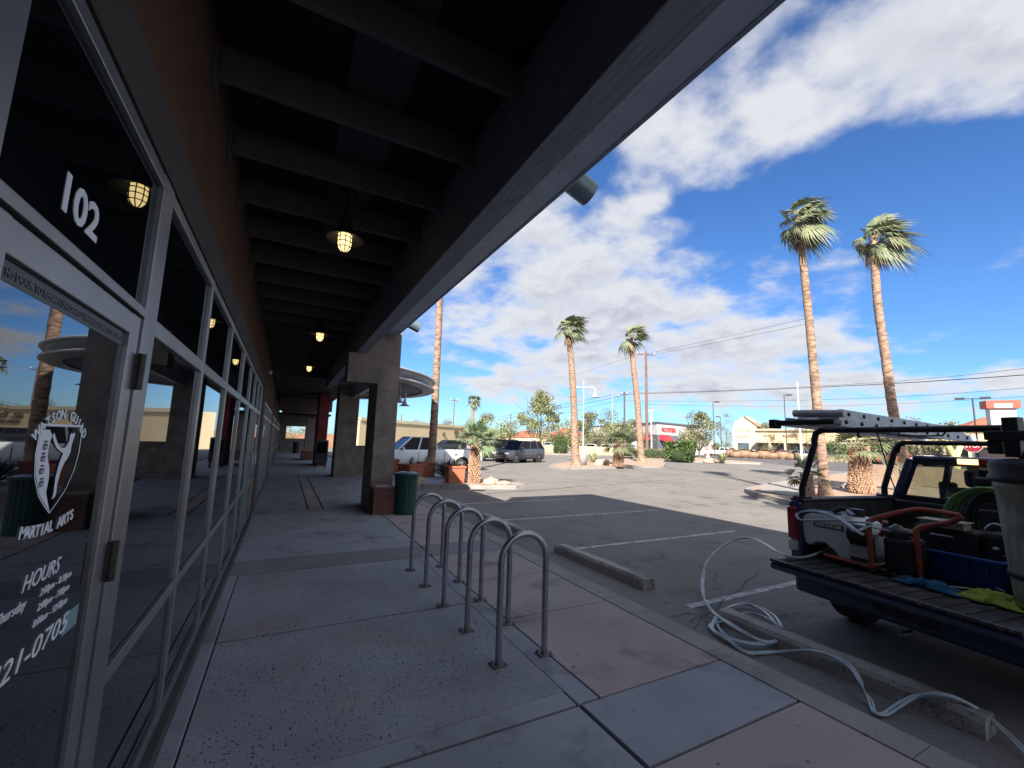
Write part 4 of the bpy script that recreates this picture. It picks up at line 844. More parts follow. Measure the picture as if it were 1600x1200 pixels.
# cloths on the tailgate
def cloth(name, label, u, v, m, L_, Wd, seed, hgt=.05):
    random.seed(seed); t = MB(); nx, ny = 26, 16; vs = []
    import mathutils
    for i in range(nx+1):
        for j in range(ny+1):
            a, c = i/nx-.5, j/ny-.5
            f = 1-abs(a*2)**3; g_ = 1-abs(c*2)**2
            nz = mathutils.noise.noise(Vector((a*4+seed, c*7, seed)))+.5*mathutils.noise.noise(Vector((a*11, c*17+seed, 3)))
            sx = .06*mathutils.noise.noise(Vector((a*3, c*3, seed+9)))
            vs.append((c*Wd*(1-.35*abs(a))+sx, a*L_+sx*1.2, max(.002, hgt*(g_*.6)*(1+1.3*nz)*max(.25, f)) if 0 < j < ny and 0 < i < nx else .001))
    fs = [(i*(ny+1)+j, i*(ny+1)+j+1, (i+1)*(ny+1)+j+1, (i+1)*(ny+1)+j) for i in range(nx) for j in range(ny)]
    t.add(vs, fs, True); o = t.build(name, m); p = TMX @ Vector((u, v, FZ+.006)); o.location = p; o.rotation_euler = (0, 0, R(-2)); tag(o, label, 'cloth')
    s = o.modifiers.new('thickness', 'SOLIDIFY'); s.thickness = .004; s.offset = 1
cloth('blue_cloth', 'crumpled blue work glove or cloth lying on the open tailgate', -.02, -.14, pm('blue_fabric', (.02, .11, .20), (.015, .07, .14), scale=20, rough=.95), .40, .20, 3, .07)
cloth('yellow_green_cloth', 'crumpled yellow-green cloth beside the blue one on the tailgate', .02, -.50, pm('lime_fabric', (.34, .42, .06), (.24, .31, .05), scale=20, rough=.95), .34, .20, 8, .09)
b = MB().tube([LT(.05, .25, FZ+.02), LT(-.05, -.05, FZ+.02)], .012, 8); tag(b.build('hand_tool', black_m, loc=LT(.05, .25, FZ)), 'black rod-shaped tool sticking out from under the blue cloth', 'tool')
b = MB().tube(spline([LT(.0, -.15, FZ+.02), LT(.2, -.3, FZ+.02), LT(.3, -.45, FZ+.03), LT(.25, -.42, FZ+.06)], 6), .007, 6); tag(b.build('cable', galv, loc=LT(.0, -.15, FZ)), 'thin grey cable on the bed floor before the blue bin', 'cable')
# the long pale double hose
hp = [LT(.10, .55, 1.17), LT(-.06, .42, 1.10), LT(-.14, .30, 1.04), LT(-.10, .22, 1.09), LT(-.06, .20, 1.12), LT(-.12, .30, 1.12), LT(-.16, .55, 1.09), LT(-.14, .78, 1.05), LT(-.08, .86, 1.10), LT(-.10, .70, 1.15), LT(-.14, .45, 1.135), LT(-.17, .22, 1.03),
      G(1345, 820, .74), G(1318, 842, .66), G(1290, 858, .60), G(1262, 869, .57), G(1237, 871, .57), G(1215, 862, .55), G(1196, 850, .52), G(1175, 841, .47), G(1150, 843, .40), G(1122, 858, .28), G(1103, 880, .14), G(1097, 902, .03), G(1098, 930, -.04), G(1112, 955, -.08),
      G(1140, 976, -.02), G(1175, 996, 0.0), G(1205, 1004, -.06), G(1223, 995, -.10), G(1222, 980, -.08), G(1208, 960, -.10), G(1180, 947, -.11), G(1150, 946, -.11), G(1125, 957, -.12), G(1112, 975, -.12), G(1118, 990, -.12), G(1150, 1002, -.11), G(1190, 1008, -.11), G(1218, 998, -.09), G(1215, 978, -.06),
      G(1195, 956, -.08), G(1165, 943, -.10), G(1135, 950, -.11), G(1118, 968, -.12), G(1135, 995, -.12), G(1175, 1007, -.11), G(1212, 1004, -.1), G(1226, 988, -.08), G(1218, 978, -.01), G(1190, 962, 0), G(1165, 958, -.02), G(1145, 968, -.08), G(1122, 972, -.11),
      G(1109, 976, -.12), G(1112, 984, -.12), G(1140, 1003, -.12), G(1168, 1021, -.13), G(1215, 1019, -.13), G(1265, 1017, -.03), G(1305, 1028, -.005), G(1330, 1045, -.005), G(1343, 1066, -.02), G(1357, 1095, -.12), G(1366, 1114, -.13), G(1385, 1117, -.13), G(1405, 1105, -.12), G(1430, 1090, -.06), G(1462, 1085, .01), G(1500, 1094, .01), G(1540, 1118, -.05), G(1600, 1176, -.12), G(1660, 1240, -.12)]
sp_ = spline(hp, 6)
off = []
for i, p in enumerate(sp_):
    d = (sp_[min(i+1, len(sp_)-1)]-sp_[max(i-1, 0)]); n_ = Vector((-d.y, d.x, 0))
    n_ = n_.normalized() if n_.length > 1e-6 else Vector((0, 1, 0)); off.append(p+n_*(.0155+.004*math.sin(i*.37))+Vector((0, 0, .005+.003*math.sin(i*.21))))
hs_ = thing('spray_hose', 'pale double hose looping from the sprayer tank to a coil on the asphalt', 'hose', (3.9, 2.7, -.15))
MB().tube(sp_, .0092, 7).build('hose_line', hose_m, hs_, world=True); MB().tube(off, .0078, 7).build('hose_line', hose_m, hs_, world=True)
# ================================================================ PALMS
def frond(b, c, d, L_, rl, wind, nleaf=15, spread=1.25, droop=.35, pw=.018, lw=.05, split=.5):
    """c base, d unit direction, L_ petiole length, rl leaflet length"""
    d = Vector(d); side = d.cross(Vector((0, 0, 1)))
    if side.length < .05: side = Vector((1, 0, 0))
    side.normalize(); nrm = side.cross(d).normalized()
    p0 = Vector(c); p1 = p0+d*L_*.5+Vector((0, 0, -.02*L_)); p2 = p0+d*L_+Vector((0, 0, -.10*L_))+wind*.12*L_
    b.tube([p0, p1, p2], [pw, pw*.7, pw*.4], 4, cap=False)
    dd = (p2-p1).normalized(); roll = random.uniform(-.5, .5)
    side = (side*math.cos(roll)+nrm*math.sin(roll)); nrm = side.cross(dd).normalized()
    for k in range(nleaf):
        a = (k/(nleaf-1)-.5)*2*spread; a += random.uniform(-.04, .04)
        ld = dd*math.cos(a)+side*math.sin(a); w = (side*math.cos(a)-dd*math.sin(a))*lw/2; ll = rl*(1-.22*abs(a)/spread)*random.uniform(.9, 1.05)
        fold = nrm*(.05*(1 if k % 2 else -1)*rl)
        m = p2+ld*ll*split+Vector((0, 0, -droop*.18*ll))+fold*.4+wind*ll*.12; 
        t2 = p2+ld*ll*.8+Vector((0, 0, -droop*.55*ll))+wind*ll*.35
        tip = p2+ld*ll+Vector((0, 0, -droop*ll*random.uniform(.8, 1.5)))+wind*ll*random.uniform(.55, .85)
        b.add([p2-w*.35, p2+w*.35, m+w, m-w, t2+w*.5, t2-w*.5, tip], [(0, 1, 2, 3), (3, 2, 4, 5), (5, 4, 6)])
def palm(name, label, path, r0, r1, nf, L_, rl, wind, seed, leaf=None, ring=True, elmin=-.7, elmax=1.4, group=None, ndead=6, lw=.06, nleaf=15):
    random.seed(seed); base = Vector(path[0]); t = thing('palm_tree', label, 'palm tree', base, 0, group)
    sp = spline([Vector(p)-base for p in path], 12); n = len(sp); rs = []
    for i in range(n):
        f = i/(n-1); r = r1+(r0-r1)*(1-f)**1.0
        if f < .12: r += r0*.55*(1-f/.12)**1.8
        r *= 1+.035*math.sin(i*1.9)+random.uniform(-.02, .02); rs.append(r)
    MB().tube(sp, rs, 14).build('trunk', trunk_m, t)
    top = sp[-1]; wind = Vector(wind)
    b = MB(); dk = MB()
    for i in range(nf):
        f = (i+.5)/nf; el = elmax+(elmin-elmax)*f**1.1+random.uniform(-.12, .12); a = i*2.399+random.uniform(-.3, .3)
        d = Vector((math.cos(a)*math.cos(el), math.sin(a)*math.cos(el), math.sin(el))); d = (d+wind*.35).normalized()
        k = random.uniform(.6, 1.12); frond(b, top+Vector((0, 0, random.uniform(-.3, .12))), d, L_*k, rl*k, wind*random.uniform(.5, 1.3), droop=.15+.6*f*random.random()+.2*f, lw=lw, nleaf=nleaf)
    b.build('crown', leaf or frond_m, t)
    for i in range(ndead):
        a = random.uniform(0, 6.28); el = random.uniform(-1.3, -.8); d = Vector((math.cos(a)*math.cos(el), math.sin(a)*math.cos(el), math.sin(el)))
        frond(dk, top+Vector((0, 0, -.3)), d, L_*.6, rl*.6, wind*.4, nleaf=9, spread=.7, droop=.8, lw=lw)
    if ndead: dk.build('dead_fronds', dead_m, t)
    return t
def ypath(pts, Y): 
    out = []
    for (u, v) in pts:
        d = ray(u, v); k = Y/d.y; out.append(Vector((d.x*k, Y, H+d.z*k)))
    return out
W0 = (.75, -.45, 0)
gt = 'tall thin-trunked fan palms of the parking lot'
b3 = G(1290, 776, -.02); palm('p', 'tall windblown palm rising behind the ladder rack, left of the tallest pair', [b3]+ypath([(1283, 700), (1277, 640), (1268, 540), (1258, 440), (1247, 340)], b3.y), .165, .115, 36, .52, .78, W0, 11, group=gt, lw=.075, nleaf=18)
b4 = G(1417, 768, -.02); palm('p', 'tall windblown palm behind the truck cab, right of the tallest pair', [b4]+ypath([(1411, 710), (1395, 640), (1384, 560), (1371, 470), (1365, 370)], b4.y), .205, .14, 34, .60, .92, (.95, -.55, 0), 5, group=gt, lw=.095, nleaf=18)
b1 = G(900, 727, -.02); palm('p', 'tall palm standing beside the white street lamp on the gravel island', [b1]+ypath([(898, 690), (897, 640), (893, 570), (887, 512)], b1.y), .30, .19, 24, .62, .92, (.55, -.3, 0), 21, elmin=-.5, group=gt, lw=.12, ndead=4)
b2 = G(1002, 722, -.02); palm('p', 'tall palm near the right end of the gravel island, before the white restaurant', [b2]+ypath([(1000, 690), (996, 630), (990, 575), (985, 527)], b2.y), .34, .21, 20, .72, 1.05, (.6, -.3, 0), 31, elmin=-.6, group=gt, lw=.14, ndead=4)
b5 = Vector((5.7, 18.6, 0)); palm('p', 'tall palm by the terracotta planters, its crown hidden above the canopy edge', [b5]+ypath([(674, 715), (678, 660), (682, 580), (687, 470), (690, 300)], 18.6), .20, .13, 40, .8, 1.0, W0, 41, group=gt, lw=.09)
b6 = Vector((5.6, -2.2, -.15)); palm('p', 'tall palm near the camera side of the lot, throwing its crown shadow on the verge', [b6, b6+Vector((.1, 0, 5)), b6+Vector((.5, .1, 10.2))], .25, .16, 40, .9, 1.2, W0, 51, group=gt, lw=.09)
b7 = Vector((13.0, -.6, -.15)); palm('p', 'second tall palm out of sight to the right, throwing its shadow past the verge', [b7, b7+Vector((.1, 0, 6)), b7+Vector((.6, .1, 12))], .25, .16, 40, .9, 1.2, W0, 52, group=gt, lw=.09)
b8 = azim(737, 88); palm('p', 'distant palm on the skyline behind the small palm of the plaza', [b8, b8+Vector((0, 0, 5)), Vector((b8.x, b8.y, 1.6+58/665*93))], .4, .3, 30, .8, 1.0, (.2, -.1, 0), 61, group=gt, elmin=-1.0, lw=.16)
def booted(label, base, h, r, nf, L_, rl, seed, leaf, lean=(0, 0), wind=(.25, -.15, 0), elmin=-.25, nleaf=17, lw=.05):
    random.seed(seed); t = thing('fan_palm', label, 'palm tree', base, 0, 'short shaggy fan palms')
    MB().lathe([(0, -.02), (r*1.02, 0), (r*.82, h*.5), (r*.7, h), (0, h+.05)], n=16).build('trunk', bootdark, t)
    b = MB(); step = .075*(h/1.3)**.4; z = .02; k = 0
    while z < h:
        rr = r*(1.0-.3*z/h); n = max(7, int(2*math.pi*rr/.085))
        for i in range(n):
            a = 2*math.pi*(i+.5*(k % 2))/n+random.uniform(-.08, .08); s_ = random.uniform(.8, 1.25)
            u = Vector((math.cos(a), math.sin(a), 0)); w = Vector((-u.y, u.x, 0))*.034*s_; L2 = .085*s_
            c = u*rr*.9+Vector((0, 0, z)); o = c+u*.075*s_+Vector((0, 0, L2))
            b.add([c-w, c+w, c+w*.9+u*.03-Vector((0, 0, .03)), c-w*.9+u*.03-Vector((0, 0, .03)), o-w*.75, o+w*.75, o+w*.65+u*.022-Vector((0, 0, .015)), o-w*.65+u*.022-Vector((0, 0, .015))],
                  [(0, 4, 5, 1), (2, 6, 7, 3), (4, 7, 6, 5), (0, 3, 7, 4), (1, 5, 6, 2)])
        z += step; k += 1
    b.build('old_leaf_bases', boot_m, t)
    b = MB(); top = Vector((0, 0, h)); wind = Vector(wind)
    for i in range(nf):
        f = (i+.5)/nf; el = 1.35+(elmin-1.35)*f+random.uniform(-.1, .1); a = i*2.399+random.uniform(-.2, .2)
        d = Vector((math.cos(a)*math.cos(el), math.sin(a)*math.cos(el), math.sin(el))); k = random.uniform(.85, 1.12)
        frond(b, top+Vector((0, 0, -.06+.12*(1-f))), d, L_*k, rl*k, wind, nleaf=nleaf, spread=1.3, droop=.12+.3*f, pw=.012, lw=lw, split=.55)
    b.build('crown', leaf, t); return t
booted('short shaggy palm beside the terracotta planter at the plaza corner', (6.42, 15.05, 0), 1.50, .185, 24, .52, .62, 3, frond_b, lw=.05, elmin=-.02)
q = G(1347, 770, 0); booted('short thick palm with blond leaf bases behind the pickup, below the ladder', (q.x, q.y, 0), 1.75, .40, 24, .6, .8, 5, frond_m, lw=.06)
q = G(1262, 778, 0); booted('small young palm on the verge seen through the rack post of the pickup', (q.x, q.y, 0), .75, .15, 12, .42, .48, 7, frond_m, elmin=-.3, lw=.05)
q = G(966, 729, 0); booted('shaggy short palm on the gravel island between the two tall palms', (q.x, q.y, 0), 1.55, .38, 24, .7, .95, 9, frond_m, lw=.09)
def bush_palm(label, base, h, n, m, seed, w=.05, cat='plant', name='agave'):
    random.seed(seed); b = MB()
    for i in range(n):
        a = i*2.399; el = random.uniform(.35, 1.4); d = Vector((math.cos(a)*math.cos(el), math.sin(a)*math.cos(el), math.sin(el))); L_ = h*random.uniform(.7, 1.1)
        s_ = Vector((-math.sin(a), math.cos(a), 0))*w/2; m_ = d*L_*.55; tip = d*L_+Vector((0, 0, -.12*L_))
        b.add([-s_*.7, s_*.7, m_+s_, m_-s_, tip, m_*.5+Vector((0, 0, -w*.3))], [(0, 1, 2, 3), (3, 2, 4)])
    o = b.build(name, m); o.location = base; tag(o, label, cat); return o
q = G(927, 722, 0); bush_palm('small spiky palm on the island between the street lamp and the boulder', (q.x, q.y, -.02), 1.15, 34, leaf_y, 2, .12, name='young_palm')
q = G(1128, 722, 0); bush_palm('spiky yellow-green plant by the boulder on the roadside gravel', (q.x, q.y, 0), 1.3, 50, leaf_y, 4, .16, name='spiky_plant')
# ================================================================ TREES & HEDGES
def leafcloud(b, clusters, n, s, flat=1.0):
    for (c, r) in clusters:
        for i in range(n):
            d = Vector((random.gauss(0, 1), random.gauss(0, 1), random.gauss(0, 1)*flat)); d = d.normalized()*r*random.random()**.5
            p = Vector(c)+Vector((d.x, d.y, d.z*.75)); a = Vector((random.gauss(0, 1), random.gauss(0, 1), random.gauss(0, 1))).normalized(); q = a.cross(Vector((random.random(), random.random(), 1))).normalized(); ss = s*random.uniform(.5, 1.3)
            b.add([p-a*ss, p+q*ss*.5, p+a*ss, p-q*ss*.5], [(0, 1, 2, 3)])
def tree(name, label, base, h, sx, m, seed, ncl=22, nl=70, ls=.16, trunk_h=.3, clr=.28, group='trees along the far side of the road', lean=0, shape=None, nbr=5, tr=.16):
    random.seed(seed); t = thing(name, label, 'tree', base, 0, group)
    tb = MB(); th = h*trunk_h; cl = []
    tb.tube([(0, 0, -.1), (lean*.3, 0, th*.6), (lean*.5, 0, th)], [tr, tr*.75, tr*.6], 8)
    for i in range(nbr):
        a = 2*math.pi*i/nbr+random.uniform(-.4, .4); e = Vector((math.cos(a)*sx*.35, math.sin(a)*sx*.35, h*random.uniform(.55, .8)))
        tb.tube(spline([(lean*.5, 0, th*.8), Vector((e.x*.5, e.y*.5, (th+e.z)/2+.1*h*random.uniform(-.3, .5))), e], 3), [tr*.5]*3+[tr*.3]*3+[tr*.12], 5)
        for j in range(2):
            e2 = e+Vector((random.uniform(-1, 1)*sx*.25, random.uniform(-1, 1)*sx*.25, random.uniform(-.05, .2)*h)); tb.tube([e*.8+Vector((0, 0, th*.15)), e2], [tr*.2, tr*.06], 4)
    for i in range(ncl):
        a = random.uniform(0, 6.28); zz = random.random(); rad = sx*.5*math.sin(math.pi*(zz*.85+.12))**.6*random.uniform(.25, 1)
        if shape: rad *= shape(zz)
        cl.append((Vector((math.cos(a)*rad+lean*zz, math.sin(a)*rad, th*.9+(h-th*.9)*zz)), sx*clr*random.uniform(.4, 1)))
    tb.build('trunk', bark_m, t); b = MB(); leafcloud(b, cl, int(nl*2.4), ls*.66); b.build('crown', m, t); return t
hz = lambda px, d: azim(px, d)
tree('broadleaf_tree', 'tall loose yellow-green tree behind the dark SUVs', hz(845, 78), 10.6, 8.5, leaf_y, 3, ncl=34, nl=120, ls=.26, trunk_h=.25, shape=lambda z: 1.25 if z < .5 else .62, tr=.25, clr=.2)
for (px, d, h, w, m, s, lb) in ((925, 92, 7.5, 9, leaf_o, 4, 'wide olive tree left of the utility pole, behind the island'), (948, 100, 8.5, 11, leaf_o, 5, 'tall olive tree behind the lamp pole and the young palm'), (975, 85, 5.8, 9, leaf_y, 6, 'low yellow-green tree behind the shaggy island palm'),
        (990, 105, 7, 8, leaf_o, 7, 'olive tree half hidden by the palm trunk left of the restaurant'), (905, 84, 5.6, 6, leaf_y, 17, 'pale green tree behind the tall island palm'), (1092, 74, 6.6, 7.5, leaf_o, 8, 'open olive tree standing right of the clipped green bush'), (1133, 118, 9.6, 8, leaf_gr, 9, 'grey-green tree left of the cream plaza gable'),
        (800, 95, 5.8, 5, leaf_gr, 10, 'thin grey tree beside the far pole above the black SUV'), (765, 62, 5.0, 6.5, leaf_y, 12, 'pale bushy tree behind the small plaza palm'), (655, 88, 5.4, 5, leaf_gr, 13, 'bare grey tree peeking over the cream wall'),
        (1262, 98, 8.2, 8, leaf_gr, 14, 'bare grey tree behind the white signal pole'), (1440, 92, 6.6, 13, leaf_o, 15, 'wide low olive tree above the plaza roof, left of the red hip roof'), (1395, 98, 6.0, 9, leaf_gr, 16, 'faint grey tree above the plaza roof behind the ladder'), (1195, 104, 6.4, 5, leaf_o, 18, 'olive tree behind the plaza shop front'),
        (868, 130, 6.2, 10, leaf_o, 19, 'far round olive tree by the red roofs'), (700, 84, 5.2, 5, leaf_gr, 22, 'bare tree above the cream wall, right of the palm trunk')):
    tree('broadleaf_tree', lb, hz(px, d), h, w, m, s, ncl=24, nl=100 if m is not leaf_gr else 60, ls=.24 if m is not leaf_gr else .15, trunk_h=.18, tr=.16, clr=.24)
tree('mesquite_tree', 'small bare-branched tree planted before the plaza shops', hz(1205, 92), 4.6, 4.5, leaf_o, 20, ncl=14, nl=40, ls=.12, tr=.12)
tree('mesquite_tree', 'dense dark tree under the ladder, left of the signal pole shops', hz(1330, 84), 4.2, 7, leaf_g, 23, ncl=18, nl=90, ls=.2, trunk_h=.1)
def hedge(name, label, c, sx, sy, h, m, seed, n=900, ls=.09, group=None, round_=0, rz=0, core_m=None):
    random.seed(seed); t = thing(name, label, 'hedge' if name != 'shrub' else 'shrub', c, rz, group)
    core = MB()
    core.lathe([(0, .0), (.40*1.15, .02), (.44*1.15, .4), (.38*1.15, .8), (0, .86)], n=16); core.v = [(x*sx/1.0, y*sy/1.0, z*h) for x, y, z in core.v]; core.build('branches', core_m or pm('hedge_core', (.03, .045, .018), rough=1), t)
    b = MB()
    for i in range(n):
        f = random.random(); a = random.uniform(0, 6.28)
        if round_: el = random.uniform(0, 1.57); p = Vector((math.cos(a)*math.cos(el)*sx/2, math.sin(a)*math.cos(el)*sy/2, math.sin(el)*h))
        else:
            u, v = random.uniform(-1, 1), random.choice((-1, 1)); side = random.random()
            if side < .36: p = Vector((u*sx/2, v*sy/2, f*h))
            elif side < .72: p = Vector((v*sx/2, u*sy/2, f*h))
            else: p = Vector((u*sx/2, random.uniform(-1, 1)*sy/2, h))
            p *= random.uniform(.9, 1.03); p.x *= .82+.18*p.z/h; p.y *= .82+.18*p.z/h
        d = Vector((random.gauss(0, 1), random.gauss(0, 1), random.gauss(0, 1))).normalized(); q = d.cross(Vector((.3, .2, 1))).normalized(); s_ = ls*random.uniform(.6, 1.3)
        b.add([p-d*s_, p+q*s_*.6, p+d*s_, p-q*s_*.6], [(0, 1, 2, 3)])
    b.build('foliage', m, t); return t
q = G(1064, 720, 0); hedge('clipped_bush', 'large clipped square green bush on the roadside gravel', (q.x, q.y, 0), 3.2, 2.6, 2.0, leaf_g, 2, 2600, .12, rz=R(25))
for k, (px, py) in enumerate(((1006, 714.5), (1018, 715), (1029, 715.5), (1040, 716.2), (985, 713), (972, 712.5))):
    q = G(px, py, 0); hedge('shrub', ['rounded olive shrub nearest the tall palm, left end of the hedge row', 'rounded olive shrub, second right of the palm in the hedge row', 'rounded olive shrub in the middle of the row', 'rounded dark shrub touching the big clipped bush', 'low olive shrub left of the right island palm', 'lowest olive shrub behind the shaggy island palm'][k], (q.x, q.y, 0), 2.2, 2.0, 1.1, leaf_o, 30+k, 500, .12, 'rounded shrubs in a row on the roadside', 1)
q = azim(876, 64); hedge('clipped_bush', 'dark green upright hedge left of the tall island palm', q, 2.0, 2.0, 2.5, leaf_g, 41, 900, .13)
for k, px in enumerate((1150, 1163, 1176, 1192, 1206, 1222, 1236, 1143)):
    q = azim(px, 84+.2*k); hedge('shrub', ['brown dry shrub on the left before the gabled shop', 'brown dry shrub under the shop sign', 'brown dry shrub right of the gable pillar', 'brown dry shrub before the parked dark cars', 'tallest brown shrub at the low wall', 'brown dry shrub left of the signal pole', 'brown dry shrub touching the signal pole', 'brown dry shrub at the left end of the low wall'][k], q, 2.4, 2.0, 1.25+.3*(k % 2), leaf_br, 50+k, 420, .16, 'dry brown shrubs along the far wall', 1, core_m=leaf_br)
# rocks
def rock(label, p, s, seed, m=None, sq=.7):
    random.seed(seed); bm = bmesh.new(); bmesh.ops.create_icosphere(bm, subdivisions=3, radius=1)
    import mathutils
    for v in bm.verts:
        k = 1+.35*mathutils.noise.noise(v.co*1.3+Vector((seed, 0, 0)))+.12*mathutils.noise.noise(v.co*4+Vector((0, seed, 0))); v.co = Vector((v.co.x*s*k*1.2, v.co.y*s*k, max(-.1, v.co.z*s*k*sq)))
    me = bpy.data.meshes.new('rock'); bm.to_mesh(me); bm.free(); me.materials.append(m or rock_m); o = bpy.data.objects.new('rock', me); COL.objects.link(o); o.location = p; tag(o, label, 'rock', 'landscape boulders')
rock('pale boulder beside the shaggy plaza palm, right of its trunk', (6.98, 14.75, .03), .26, 1); rock('flat pale rock at the tip of the plaza bed', (7.42, 14.5, .02), .2, 2, sq=.5); rock('smaller rock between boulder and palm', (7.15, 15.1, .02), .17, 3)
rock('brown rock left of the terracotta planter', (4.45, 15.45, .02), .2, 4, sq=.9)
q = G(941, 726, 0); rock('square boulder on the island between lamp and shaggy palm', q, .6, 5); q = G(955, 727, 0); rock('low rock right of the square boulder', q, .3, 6)
q = G(1109, 721, 0); rock('grey boulder on the roadside gravel by the spiky plant', q, .5, 7, rock_m)
q = G(1325, 762, 0); rock('dark grey rock left of the thick blond palm', (q.x, q.y, .02), .28, 8, kerb_c)
q = G(735, 757, 0)
# terracotta planters
def pot(x, y, w, h, label, rz=0, plant=None, seed=1):
    t = thing('terracotta_planter', label, 'planter', (x, y, 0), rz, 'square terracotta planters'); k = .88
    def sq(a, z): return [(-a, -a, z), (a, -a, z), (a, a, z), (-a, a, z)]
    b = MB(); vs = sq(w*k/2, 0)+sq(w*.97/2, h-.08)+sq(w*1.04/2, h-.08)+sq(w*1.06/2, h)+sq(w*.9/2, h)+sq(w*.86/2, h-.07)
    fs = [(0, 3, 2, 1), (20, 21, 22, 23)]
    for r0 in range(0, 20, 4): fs += [(r0+i, r0+(i+1) % 4, r0+4+(i+1) % 4, r0+4+i) for i in range(4)]
    b.add(vs, fs); b.build('body', terra, t, bevel=.008)
    MB().box(-w*.43, w*.43, -w*.43, w*.43, h-.069, h-.05).build('soil', dirt_m, t)
    if plant: bush_palm(plant, (x, y, h-.05), .42, 22, leaf_gr, seed, .035)
pot(5.70, 15.22, .66, .62, 'largest sunlit terracotta planter beside the shaggy palm', R(-4), 'small agave in the sunlit planter beside the shaggy palm', 2)
pot(5.45, 18.0, .66, .60, 'terracotta planter in front of the tall palm trunk', 0, 'low green agave in the planter at the tall palm', 3)
pot(4.50, 16.9, .74, .58, 'terracotta planter in shade between the trash can and the tall palm', R(25), 'thin agave in the shaded middle planter', 4)
pot(4.15, 19.0, .62, .66, 'terracotta planter nearest the block column, in front of the white pickup', 0, 'small agave in the planter before the white pickup', 5)
random.seed(77); bush_palm('large dark agave between the palm trunk and the sunlit planter', (6.1, 17.3, 0), 1.05, 60, pm('dark_leaf', (.035, .06, .045), (.025, .04, .03), scale=4, rough=.6), 9, .10, name='dark_agave')
